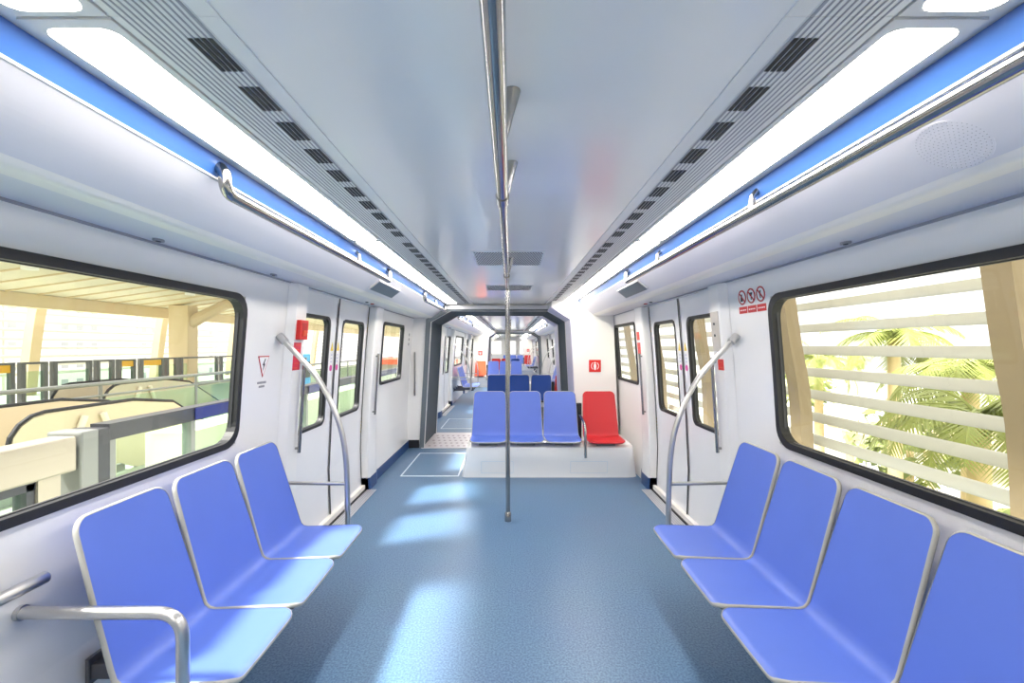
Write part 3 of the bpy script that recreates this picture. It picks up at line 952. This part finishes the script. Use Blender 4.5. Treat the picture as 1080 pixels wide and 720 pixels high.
# loudspeaker holes on the right valance
t = thing('ceiling_speaker', 'round loudspeaker grille of fine dots in the upper right sloping panel', 'speaker', vpoint(1, .52, 1.12)); org = t.location
mb = MB()
for ring in range(1, 9):
    n = ring*6
    for k in range(n):
        a = 2*PI*k/n; r = ring*.0095
        u = .52+r*math.sin(a)/.235; y = 1.12+r*math.cos(a)
        c = [vpoint(1, u+.0013/.235*math.sin(q*PI/3), y+.0013*math.cos(q*PI/3), .0050) for q in range(6)]
        d = [vpoint(1, u+.0013/.235*math.sin(q*PI/3), y+.0013*math.cos(q*PI/3), -.01) for q in range(6)]
        mb.add(c+d, [tuple(range(6))]+[(q, (q+1) % 6, 6+(q+1) % 6, 6+q) for q in range(6)])
mb.build('perforations', M['groove'], t, org)
mb = MB(); n = 32
mb.add([vpoint(1, .52+.082*math.sin(2*PI*k/n)/.235, 1.12+.082*math.cos(2*PI*k/n), .0042) for k in range(n)]+[vpoint(1, .52+.082*math.sin(2*PI*k/n)/.235, 1.12+.082*math.cos(2*PI*k/n), -.01) for k in range(n)],
       [tuple(range(n))]+[(k, (k+1) % n, n+(k+1) % n, n+k) for k in range(n)])
mb.build('grille_disc', M['valance'], t, org)
# ceiling grilles
for k, (a, b, nm) in enumerate(((3.07, 3.60, 'nearer'), (4.76, 5.22, 'farther'))):
    t = thing('ceiling_grille', '%s rectangular perforated grey grille in the middle of the ceiling' % nm, 'air vent', (0, (a+b)/2, CZ-.002), 0, 'perforated ceiling grilles'); org = t.location
    MB().box(-.245, .25, a, b, CZ-.002, CZ+.01).build('grille_plate', M['vent'], t, org)
    mb = MB(); nx, ny = 26, 13
    for i in range(nx):
        for j in range(ny):
            x = -.235+.475*(i+.5*(j % 2)+.25)/nx; y = a+.02+(b-a-.04)*(j+.5)/ny
            mb.prism([(x+.0062*math.cos(q*PI/3), y+.0125*math.sin(q*PI/3)) for q in range(6)], 'z', CZ-.0032, CZ-.001)
    mb.build('perforations', M['black'], t, org)
# latches on the soffit
for i, (sd, y) in enumerate(((-1, 1.83), (-1, 2.72), (1, 1.88))):
    t = thing('panel_latch', ['small oval latch on the left soffit, nearest the viewer', 'small oval latch on the left soffit by the door pillar', 'small oval latch on the right soffit above the window'][i], 'latch', (sd*1.40, y, 1.979), 0, 'soffit latches'); org = t.location
    MB().prism([(sd*1.40+.016*math.cos(q*PI/8), y+.026*math.sin(q*PI/8)) for q in range(16)], 'z', 1.972, 1.995).build('latch_plate', M['groove'], t, org)
    MB().prism([(sd*1.40+.007*math.cos(q*PI/8), y+.012*math.sin(q*PI/8)) for q in range(16)], 'z', 1.969, 1.9725).build('key_slot', M['dgrey'], t, org)

# ---------------------------------------------------------------- signs
def wall_patch(mb, sd, pts, off, th=.004):
    a = [wp(sd, y, z, off) for y, z in pts]; b = [wp(sd, y, z, off-th) for y, z in pts]; n = len(pts)
    mb.add(a+b, [tuple(range(n)), tuple(range(2*n-1, n-1, -1))]+[(k, (k+1) % n, n+(k+1) % n, n+k) for k in range(n)])
    return mb
def rect(y0, y1, z0, z1): return [(y0, z0), (y1, z0), (y1, z1), (y0, z1)]
# left: triangular high-voltage warning
t = thing('warning_sign', 'white downward triangle sticker with red outline and lightning bolt left of the doorway', 'sign', wp(-1, 2.79, 1.40)); org = t.location
yc_, zc_ = 2.80, 1.445
tri = lambda s: [(yc_-.062*s, zc_+.045*s), (yc_+.062*s, zc_+.045*s), (yc_, zc_-.085*s)]
wall_patch(MB(), -1, tri(1.0), .003).build('red_border', M['signdeep'], t, org)
wall_patch(MB(), -1, tri(.86), .0042).build('white_field', M['white'], t, org)
wall_patch(MB(), -1, [(yc_+.012, zc_+.028), (yc_-.014, zc_-.012), (yc_-.001, zc_-.010), (yc_-.008, zc_-.050), (yc_+.018, zc_-.002), (yc_+.004, zc_-.004), (yc_+.020, zc_+.028)], .0052).build('lightning_bolt', M['ink'], t, org)
mb = MB()
for k in range(2):
    for j in range(7): 
        w = .05-.018*k
        wall_patch(mb, -1, rect(yc_-w+j*2*w/7, yc_-w+(j+.7)*2*w/7, zc_-.125-k*.024, zc_-.112-k*.024), .002)
mb.build('caption', M['groove'], t, org)
# left pillar: emergency handle box and label
t = thing('emergency_handle_box', 'bright red emergency release box on the near left door pillar', 'emergency handle', wp(-1, C1+1.60, 1.58)); org = t.location
ya_, yb_ = C1+1.53, C1+1.65
wall_patch(MB(), -1, rect(ya_, yb_, 1.595, 1.73), .072, .032).build('box_body', M['signred'], t, org, bevel=.004)
wall_patch(MB(), -1, rect(ya_+.025, yb_-.025, 1.615, 1.71), .0735, .004).build('recess', M['signdeep'], t, org)
wall_patch(MB(), -1, rect(ya_+.038, yb_-.036, 1.62, 1.66), .080, .009).build('pull_handle', M['orange'], t, org)
def red_label(sd, y0, y1, z0, z1, off, label, group=None, m=None):
    t = thing('instruction_label', label, 'label', wp(sd, (y0+y1)/2, z0), 0, group); org = t.location
    wall_patch(MB(), sd, rect(y0, y1, z0, z1), off).build('label_sheet', m or M['pinkred'], t, org)
    n = max(2, int((z1-z0)/.03)); h = (z1-z0)/n
    for k in range(n):
        z = z0+h*(k+.38); w = (y1-y0)
        wall_patch(MB(), sd, rect(y0+w*.14, y0+w*(.86 if k % 2 else .70), z, z+h*.2), off+.0012, .002).build('text_line', M['orange'], t, org)
    return t
red_label(-1, C1+1.515, C1+1.62, 1.385, 1.575, .0445, 'crimson instruction label under the emergency box on the near left pillar')
# right pillar near: beige plate and small red label
t = thing('control_plate', 'tall brushed beige control plate on the near right door pillar', 'control panel', wp(1, C1+1.60, 1.52)); org = t.location
wall_patch(MB(), 1, rect(C1+1.54, C1+1.655, 1.517, 1.79), .049, .008).build('plate', M['beige'], t, org, bevel=.002)
for z, n_ in ((1.705, 'key_switch'), (1.625, 'key_switch')):
    wall_patch(MB(), 1, [(C1+1.60+.009*math.cos(k*PI/6), z+.009*math.sin(k*PI/6)) for k in range(12)], .053, .006).build(n_, M['dgrey'], t, org)
red_label(1, C1+1.515, C1+1.60, 1.385, 1.46, .0445, 'small red label under the beige plate on the near right pillar', m=M['signred'])
# far right pillar labels
red_label(1, C1+3.475, C1+3.575, 1.62, 1.71, .0445, 'short red label high on the far right door pillar', m=M['signred'])
red_label(1, C1+3.465, C1+3.575, 1.46, 1.59, .0445, 'long red label below a shorter one on the far right door pillar', m=M['signred'])
# far left: small black marks by the gangway
t = thing('small_sticker', 'tiny dark sticker column on the white panel left of the gangway', 'sticker', wp(-1, 6.75, 1.55)); org = t.location
mb = MB()
for k in range(3): wall_patch(mb, -1, rect(6.72, 6.78, 1.56+k*.07, 1.60+k*.07), .002)
mb.build('sticker_marks', M['groove'], t, org)
# prohibition signs on the right
for i in range(3):
    yc_ = 2.86-.105*i; zc_ = 1.855
    t = thing('prohibition_sign', ['leftmost', 'middle', 'rightmost'][i]+' of three round prohibition stickers with red captions above the right pole', 'sign', wp(1, yc_, zc_-.09), 0, 'prohibition stickers'); org = t.location
    C = lambda r, n=24: [(yc_+r*math.cos(2*PI*k/n), zc_+r*math.sin(2*PI*k/n)) for k in range(n)]
    wall_patch(MB(), 1, C(.046), .002).build('white_disc', M['white'], t, org)
    o_ = [wp(1, y, z, .0035) for y, z in C(.046)]; i_ = [wp(1, y, z, .0035) for y, z in C(.037)]
    MB().ring(o_, i_, Vector((.003, 0, 0))).build('red_ring', M['signdeep'], t, org)
    mb = MB()
    if i == 0:
        wall_patch(mb, 1, [(yc_-.008, zc_-.025), (yc_+.022, zc_-.025), (yc_+.018, zc_+.004), (yc_-.004, zc_+.004)], .003, .002)
        wall_patch(mb, 1, rect(yc_-.002, yc_+.012, zc_+.006, zc_+.02), .003, .002)
    elif i == 1:
        wall_patch(mb, 1, [(yc_-.02, zc_+.02), (yc_+.02, zc_+.02), (yc_+.004, zc_-.004), (yc_+.004, zc_-.024), (yc_-.004, zc_-.024), (yc_-.004, zc_-.004)], .003, .002)
    else:
        wall_patch(mb, 1, [(yc_-.006, zc_+.022), (yc_+.004, zc_+.022), (yc_+.012, zc_), (yc_+.006, zc_-.024), (yc_-.002, zc_-.024), (yc_+.002, zc_)], .003, .002)
    mb.build('pictogram', M['ink'], t, org)
    d = .7071
    wall_patch(MB(), 1, [(yc_+.03, zc_+.024), (yc_+.024, zc_+.03), (yc_-.03, zc_-.024), (yc_-.024, zc_-.03)], .0045, .002).build('slash_bar', M['signdeep'], t, org)
    wall_patch(MB(), 1, rect(yc_-.046, yc_+.046, zc_-.10, zc_-.058), .003).build('caption_block', M['signdeep'], t, org)
    mb = MB()
    for j in range(4): wall_patch(mb, 1, rect(yc_-.036+j*.019, yc_-.036+j*.019+.011, zc_-.083, zc_-.076), .0042, .002)
    mb.build('caption_text', M['white'], t, org)

# floor hatches in the aisle
for yy, lab in ((5.42, 'floor hatch outlined in pale line left of the white pedestal'), (8.55, 'floor hatch outlined in pale line just past the first gangway')):
    t = thing('floor_hatch', lab, 'floor hatch', (-.95, yy+.5, .0)); org = t.location
    x0, x1, y0, y1 = -1.30, -.60, yy, yy+1.18
    mb = MB(); w = .016
    for a in ((x0, x1, y0, y0+w*1.6), (x0, x1, y1-w*1.6, y1), (x0, x0+w, y0, y1), (x1-w, x1, y0, y1)): mb.box(a[0], a[1], a[2], a[3], -.002, .0035)
    mb.build('edge_strip', M['line'], t, org)
    MB().box(x0+w, x1-w, y0+w, y1-w, -.01, .0015).build('hatch_lid', M['floor'], t, org)

# ================================================================= outside, right: louvres and palms
def louvre(sx, ya, yb, zs, h, label, group, posts=(), pz=0, m='slat'):
    t = thing('louver_screen', label, 'louver screen', (sx, (ya+yb)/2, zs[0]), 0, group); org = t.location
    s = 1 if sx > 0 else -1
    for z in zs:
        q = []
        for k in range(14):
            a = 2*PI*k/14; u, v = .5*h*math.cos(a), .018*math.sin(a)
            q.append((sx+s*(u*.42+v*.9), z+u*.9-v*.42))
        MB().prism(q, 'y', ya, yb).build('blade', M[m], t, org, smooth='auto')
    for y in posts: MB().box(sx+s*.10, sx+s*.16, y-.04, y+.04, pz, max(zs)+.1).build('support_post', M[m], t, org)
    return t
louvre(4.2, -6, 40, [2.41-.305*k for k in range(-3, 12)], .135, 'white horizontal louver blades outside the right windows', None)
t = thing('added_sun_shade', 'unseen cream sheet added above the right side to shade the louvers', 'roof', (3.2, 15, 4.5)); org = t.location  # out-of-view overhang, added to keep direct sun off the right-hand louvers
MB().prism([(.55, 5.15), (2.75, 4.62), (5.2, 4.40), (5.2, 4.46), (2.75, 4.68), (.55, 5.21)], 'y', -8, 45).build('shade_sheet', M['canopy'], t, org)
MB().box(5.0, 5.2, -8, 45, 4.25, 4.42).build('shade_edge_strip', M['tan'], t, org)
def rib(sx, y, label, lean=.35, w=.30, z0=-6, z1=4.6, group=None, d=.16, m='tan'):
    t = None
    s = 1 if sx > 0 else -1
    P = spline([(sx+s*.30, y, z0), (sx+s*.22, y, 0), (sx+s*.05, y, 1.6), (sx-s*.25, y, 3.2), (sx-s*1.0, y, z1)], 5)
    mb = MB(); rows = []
    ring = []
    for i, p in enumerate(P):
        t_ = (P[min(i+1, len(P)-1)]-P[max(i-1, 0)]).normalized(); n = Vector((t_.z, 0, -t_.x))
        ring.append([p+n*d*.5+Vector((0, -w/2, 0)), p+n*d*.5+Vector((0, w/2, 0)), p-n*d*.5+Vector((0, w/2, 0)), p-n*d*.5+Vector((0, -w/2, 0))])
    vs = [v for r in ring for v in r]; fs = []
    for i in range(len(ring)-1):
        for k in range(4): fs.append((i*4+k, i*4+(k+1) % 4, (i+1)*4+(k+1) % 4, (i+1)*4+k))
    fs += [(0, 1, 2, 3), tuple(4*(len(ring)-1)+k for k in range(4))]
    mb.add(vs, fs)
    o = mb.build('steel_rib', M[m], None, (sx, y, z0)); tag(o, label, 'steel rib', group)
    return o
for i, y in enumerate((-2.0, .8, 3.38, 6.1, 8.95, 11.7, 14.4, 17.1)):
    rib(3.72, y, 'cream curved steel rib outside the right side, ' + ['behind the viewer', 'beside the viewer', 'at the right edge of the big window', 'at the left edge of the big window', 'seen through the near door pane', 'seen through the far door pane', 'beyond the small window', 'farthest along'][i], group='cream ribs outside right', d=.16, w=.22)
struct(MB().box(-120, 120, -60, 160, -6.2, -6.0).build('ground', M['ground']))

def palm(x, y, zc, r, label, seed, nf=18):
    rr = random.Random(seed)
    t = thing('palm_tree', label, 'palm tree', (x, y, -6), 0, 'palms outside right'); org = t.location
    P = spline([(x+.2, y, -6), (x+.1, y+.05, -3), (x, y, zc)], 6)
    MB().tube(P, [.20-.08*i/(len(P)-1) for i in range(len(P))], 10).build('palm_trunk', M['trunk'], t, org, smooth=True)
    mb = MB()
    for k in range(nf):
        a = 2*PI*k/nf+rr.uniform(-.15, .15); el = rr.uniform(.1, 1.15); L = r*rr.uniform(.85, 1.1)
        N = 14; p = Vector((x, y, zc)); pts = [p.copy()]; e = el
        for i in range(N):
            d = Vector((math.cos(a)*math.cos(e), math.sin(a)*math.cos(e), math.sin(e)))
            p = p+d*(L/N); pts.append(p.copy()); e -= (.10+.09*rr.random())
        mb.tube(pts, [.02*(1-i/(N+1))+.004 for i in range(N+1)], 4, False)
        side = Vector((-math.sin(a), math.cos(a), 0))
        for i in range(1, N+1):
            for sub in (0, .5):
                q = pts[i-1].lerp(pts[i], sub) 
                fwd = (pts[i]-pts[i-1]).normalized(); ll = L*.30*math.sin(PI*(.12+.85*(i-1+sub)/N))+.05
                for s in (1, -1):
                    tip = q+(side*s*.75+fwd*.55+Vector((0, 0, -.35-.2*rr.random())))*ll
                    w = fwd*.028
                    mb.add([q-w, q+w, tip], [(0, 1, 2)])
    mb.build('palm_fronds', M['frond'], t, org)
    return t
PL = [(8.3, 8.2, 1.0, 1.7, 'spiky green palm in the lower middle of the right window'),
      (6.6, 6.4, .55, 1.6, 'large palm crown low in the right window, behind the lower louver blades'),
      (9.2, 10.9, 1.75, 1.7, 'palm crown high in the right window, left of centre'),
      (5.9, 3.9, 1.15, 1.0, 'palm fronds beside the right-hand cream rib'),
      (10.5, 15.5, 1.0, 1.8, 'palm seen low at the left of the right window'),
      (12.0, 21.0, 1.3, 2.0, 'palm seen through the right-hand door panes')]
for i, (x, y, zc, r, lab) in enumerate(PL): palm(x, y, zc, r, lab, 20+i)
def shrub(x, y, z, r, label, seed):
    rr = random.Random(seed); mb = MB()
    for k in range(420):
        d = Vector((rr.gauss(0, 1), rr.gauss(0, 1), rr.gauss(0, 1))).normalized()*r*rr.uniform(.55, 1)
        c = Vector((x, y, z))+Vector((d.x, d.y, d.z*.75)); u = Vector((rr.uniform(-1, 1), rr.uniform(-1, 1), rr.uniform(-1, 1))).normalized(); v = u.orthogonal().normalized()
        w = r*.13
        mb.add([c-u*w, c+v*w*.5, c+u*w, c-v*w*.5], [(0, 1, 2, 3)])
    t = thing('leafy_tree', label, 'tree', (x, y, -6), 0, 'leafy trees outside right'); org = t.location
    mb.build('foliage', M['shrub'], t, org)
    MB().tube([(x, y, -6), (x, y, z)], [.16, .08], 8).build('tree_trunk', M['trunk'], t, org)
shrub(11.6, 13.2, -1.2, 1.6, 'rounded pale green tree low in the right window', 3)
shrub(17, 27, -.9, 2.0, 'rounded pale green tree far behind the left rib of the right window', 4)
shrub(11.5, 9.2, -2.6, 1.4, 'rounded pale green tree at the lower right of the right window', 5)
# white columned villa behind the palms
t = thing('white_building', 'low white building with cream columns low in the right window', 'building', (16, 15, -6)); org = t.location
MB().box(16, 22, 11, 22, -6, -2.4).build('wall_block', M['tower'], t, org)
MB().box(15.6, 22.4, 10.6, 22.4, -2.4, -2.1).build('roof_slab', M['cream'], t, org)
for k in range(6): MB().cyl((15.8, 11.2+2*k, -6), (15.8, 11.2+2*k, -2.4), .14, 12).build('column', M['cream'], t, org)
for k in range(5): MB().box(15.96, 16.02, 11.7+2*k, 12.7+2*k, -4.8, -3.2).build('window', M['twin'], t, org)

# ================================================================= outside, left: the station
struct(MB().box(-17.4, -1.80, -12, 60, -.35, -.06).build('platform_floor', M['platform']))
# canopy sheet with slat lines, fascia beam
t = thing('station_canopy', 'cream slatted canopy over the platform outside the left windows', 'canopy', (-10, 20, 3.0)); org = t.location
q = [(-14.6, 3.10), (-8.5, 3.95), (-8.5, 4.05), (-14.6, 3.22)]
MB().prism(q, 'y', -12, 60).build('canopy_sheet', M['canopy'], t, org)
mb = MB()
for k in range(70):
    y = -6+.9*k; mb.prism([(-14.5, 3.075), (-8.5, 3.912), (-8.5, 3.952), (-14.5, 3.115)], 'y', y, y+.05)
mb.build('canopy_battens', M['cream'], t, org)
MB().box(-14.75, -14.35, -12, 60, 2.72, 3.12).build('eave_beam', M['cream'], t, org)
for y in (6, 11, 16.5, 22): MB().cyl((-11.6, y, 3.50), (-11.6, y, 3.40), .16, 14).build('downlight', M['white'], t, org)
louvre(-16.6, -12, 60, [3.0-.30*k for k in range(0, 9)], .12, 'white horizontal louver blades across the far side of the station', None, [9.5, 15.0, 20.4, 25.8, 31.2, 36.6], -.06, 'paleslat')
for i, y in enumerate((9.5, 15.0, 20.4, 25.8, 31.2, 36.6)):
    rib(-15.7, y, 'cream curved rib of the far station side, ' + ['first', 'second', 'third', 'fourth', 'fifth', 'sixth'][i]+' from the left', z0=-.06, z1=4.4, w=.34, group='cream ribs outside left', d=.3, m='cream')
t = thing('station_column', 'stout cream column with slanting arm at the far end of the left window', 'column', (-13.3, 18.6, -.06)); org = t.location
MB().prism([(-13.75, 18.3), (-12.95, 18.3), (-12.95, 18.9), (-13.75, 18.9)], 'z', -.06, 3.2).build('shaft', M['cream'], t, org, bevel=.03)
MB().tube([(-13.1, 18.6, 2.5), (-11.8, 18.9, 3.28), (-10.3, 19.2, 3.68)], [.26, .2, .14], 8).build('arm', M['cream'], t, org)
# opposite platform screen: framed bays
for i, (y0, y1, band) in enumerate(((9.4, 11.9, 'amber'), (12.05, 12.75, 'glass'), (12.9, 14.1, 'glass'), (14.25, 14.9, 'glass'), (15.05, 15.75, 'amber'), (15.95, 17.0, 'amber'), (17.15, 17.75, 'glass'), (17.9, 20.2, 'glass'), (20.4, 23.2, 'glass'))):
    t = thing('platform_screen_bay', 'dark-framed %sbay of the far platform screen, %s from the left' % ('amber-headed ' if band == 'amber' else '', ['first', 'second', 'third', 'fourth', 'fifth', 'sixth', 'seventh', 'eighth', 'ninth'][i]), 'platform screen', (-13, y0, -.06), 0, 'far platform screen bays'); org = t.location
    mb = MB()
    MB().box(-13.05, -12.93, y0, y0+.12, -.06, 1.06).build('post', M['bay'], t, org)
    MB().box(-13.05, -12.93, y1-.10, y1, -.06, 1.06).build('post', M['bay'], t, org)
    MB().box(-13.05, -12.93, y0, y1, 1.06, 1.12).build('top_rail', M['bay'], t, org)
    MB().box(-13.05, -12.93, y0+.14, y1-.10, -.06, .06).build('bottom_rail', M['mgrey'], t, org)
    if band == 'amber': MB().box(-13.02, -12.95, y0+.14, y1-.10, .86, 1.06).build('header_band', M['amber'], t, org)
    MB().box(-13.0, -12.99, y0+.14, y1-.10, .06, .87).build('glass_panel', M['green_glass'], t, org)
# platform guard: twin handrail and glass
t = thing('glass_balustrade', 'long steel handrail over glass around the escalator opening', 'railing', (-6.2, 8, -.06)); org = t.location
for z, r in ((.98, .03), (.80, .018)): MB().tube([(-6.2, 4.6, z), (-6.2, 24, z)], r, 10).build('handrail', M['mgrey'], t, org)
for k in range(10): MB().cyl((-6.2, 4.8+2.1*k, -.06), (-6.2, 4.8+2.1*k, .98), .025, 8).build('stanchion', M['mgrey'], t, org)
MB().box(-6.22, -6.21, 4.6, 24, .05, .75).build('glass_panel', M['green_glass'], t, org)
# escalators
def escalator(x, y0, y1, label):
    t = thing('escalator', label, 'escalator', (x, y0, -.06), 0, 'platform escalators'); org = t.location
    for dx in (0, -.95):
        q = [(y0+.35-.35*math.sin(PI*k/8), .50+.32*math.cos(PI*k/8)) for k in range(9)]
        q += [(y0+.5, .16), (y0+1.3, .05), (y1, -1.6), (y1, -.9), (y0+2.2, .72), (y0+1.5, .82)]
        MB().prism([(p[0], p[1]) for p in q], 'x', x+dx-.02, x+dx+.02).build('balustrade_panel', M['escal'], t, org)
        pts = [(x+dx, y1, -.88)]+[(x+dx, y0+2.2, .74), (x+dx, y0+1.5, .845)]+[(x+dx, y0+.35-.37*math.sin(PI*k/8), .50+.345*math.cos(PI*k/8)) for k in range(9)]
        MB().tube(pts, .021, 8).build('black_handrail', M['rubber'], t, org)
    for yy in (y0+.62, y0+1.12):
        MB().tube([(x+.06, yy, -.06), (x+.06, yy, .42), (x+.06, yy+(.13 if yy < y0+.9 else -.13), .74)], .035, 8).build('support_strut', M['canopy'], t, org)
    MB().box(x-.93, x-.02, y0-.3, y0+1.4, -.06, .03).build('comb_plate', M['mgrey'], t, org)
escalator(-5.0, 4.55, 9.5, 'escalator with rounded black handrail end at the left of the left window')
escalator(-7.4, 8.3, 13.5, 'escalator farther back behind the glass balustrade')
struct(MB().box(-4.4, -3.9, 5.5, 12.5, -.06, .5).build('platform_parapet', M['canopy']))
# platform edge barrier beside the train
def barrier(y0, y1, kind, label):
    t = thing('platform_edge_barrier', label, 'platform barrier', (-2.1, y0, -.06), 0, 'platform edge barriers'); org = t.location
    if kind == 'door':
        MB().box(-2.16, -2.04, y0, y1, .96, 1.125).build('top_beam', M['stain'], t, org, bevel=.01)
        MB().box(-2.14, -2.06, y0, y0+.10, -.06, .98).build('jamb', M['stain'], t, org)
        MB().box(-2.14, -2.06, y1-.16, y1-.06, -.06, .98).build('jamb', M['stain'], t, org)
        MB().box(-2.13, -2.07, y0+.10, y1-.16, .92, .98).build('window_frame', M['dgrey'], t, org)
        MB().box(-2.13, -2.07, y1-.20, y1-.165, -.06, .95).build('window_frame', M['dgrey'], t, org)
        MB().box(-2.105, -2.095, y0+.10, y1-.18, -.06, .93).build('glass_panel', M['green_glass'], t, org)
    elif kind == 'post':
        MB().box(-2.20, -2.03, y0, y0+.095, -.06, 1.14).build('cabinet_face', M['mgrey'], t, org, bevel=.01)
        MB().box(-2.20, -2.04, y0+.095, y1, -.06, 1.135).build('dark_side', M['dgrey'], t, org, bevel=.006)
    else:
        MB().box(-2.15, -2.05, y0, y1, 1.065, 1.15).build('top_beam', M['dgrey'], t, org)
        MB().box(-2.045, -2.04, y0+(y1-y0)*.5, y1-.1, 1.07, 1.145).build('navy_sign', M['navy'], t, org)
        MB().box(-2.105, -2.095, y0, y1, -.02, 1.07).build('glass_panel', M['green_glass'], t, org)
        for y in (y0+.02, (y0+y1)/2, y1-.06): MB().box(-2.13, -2.07, y, y+.04, -.06, 1.07).build('mullion', M['mgrey'], t, org)
barrier(-1.2, 2.16, 'door', 'beige metal platform gate with glass at the lower left of the left window')
barrier(2.17, 2.34, 'post', 'grey and dark barrier cabinet in the lower left window')
barrier(2.345, 3.6, 'screen', 'glass barrier with dark top beam at the lower right of the left window')
barrier(3.62, 3.9, 'post', 'grey and dark barrier cabinet seen past the near left door pillar')
barrier(3.9, 5.4, 'screen', 'glass barrier with navy band seen through the left door panes')
barrier(5.42, 8.6, 'screen', 'glass barrier seen through the far left small window')
barrier(8.62, 14, 'screen', 'glass barrier outside the gangway and the second carriage')
barrier(14.02, 22, 'screen', 'glass barrier farther along the second carriage')
# blue and amber station fittings seen through the left door panes
t = thing('ticket_kiosk', 'sky blue kiosk on the platform seen through the left near door pane', 'kiosk', (-5.6, 11.4, -.06)); org = t.location
MB().box(-6.0, -5.2, 11.0, 11.9, -.06, 1.35).build('cabinet', M['bluebox'], t, org, bevel=.03)
MB().box(-5.19, -5.17, 11.1, 11.8, .75, 1.15).build('screen', M['dgrey'], t, org)
t = thing('service_counter', 'orange service counter on the platform seen through the far left small window', 'counter', (-5.5, 20, -.06)); org = t.location
MB().box(-5.7, -4.3, 19, 22.5, -.06, .8).build('counter_base', M['stain'], t, org)
MB().box(-5.8, -4.2, 18.9, 22.6, .8, 1.0).build('counter_top', M['orange'], t, org)
# pale towers beyond the station
def tower(x, y, w, d, h, label):
    t = thing('apartment_tower', label, 'building', (x, y, -6), 0, 'pale towers behind the station'); org = t.location
    MB().box(x-d, x, y, y+w, -6, h).build('tower_block', M['tower'], t, org)
    mb = MB()
    nz = int((h+6)/3.0)
    for i in range(nz):
        for j in range(int(w/2.6)):
            if j % 4 == 3: continue
            y0 = y+.6+2.6*j; mb.box(x-.02, x+.06, y0, y0+1.1, -5+3.0*i, -5+3.0*i+1.2)
    mb.build('window_rows', M['twin'], t, org)
tower(-70, 30, 24, 10, 22, 'pale tower with rows of small windows at the left of the left window')
tower(-72, 62, 22, 10, 26, 'pale tower with rows of small windows in the middle of the left window')
tower(-75, 92, 24, 10, 20, 'pale tower with rows of small windows behind the cream column')

# ================================================================= light and camera
w = bpy.data.worlds.new('sky'); sc.world = w; w.use_nodes = True
bg = w.node_tree.nodes['Background']
bg.inputs['Color'].default_value = (1.0, .97, .93, 1); bg.inputs['Strength'].default_value = 1.25
sl = bpy.data.lights.new('sun', 'SUN'); sl.energy = 9.5; sl.angle = math.radians(8.0); sl.color = (1.0, .96, .88)
so = bpy.data.objects.new('sun', sl); COL.objects.link(so)
d = Vector((.66, .26, -1.0)).normalized()
so.rotation_euler = d.to_track_quat('-Z', 'Y').to_euler(); so.location = (-10, 0, 20)

cam = bpy.data.cameras.new('camera'); co = bpy.data.objects.new('camera', cam); COL.objects.link(co)
co.location = (.015, 0, 1.55); co.rotation_euler = (PI/2, 0, 0)
cam.sensor_width = 36; cam.lens = 16.0
cam.shift_x = 1.7/1080; cam.shift_y = 5/1080; cam.clip_start = .05; cam.clip_end = 500
sc.camera = co
vs = sc.view_settings
vs.view_transform = 'Standard'; vs.look = 'None'; vs.exposure = 0.7; vs.gamma = 1.0; vs.use_curve_mapping = False
cy = sc.cycles
cy.max_bounces = 10; cy.diffuse_bounces = 6; cy.glossy_bounces = 5; cy.transparent_max_bounces = 16
cy.use_denoising = True; cy.caustics_reflective = False; cy.caustics_refractive = False
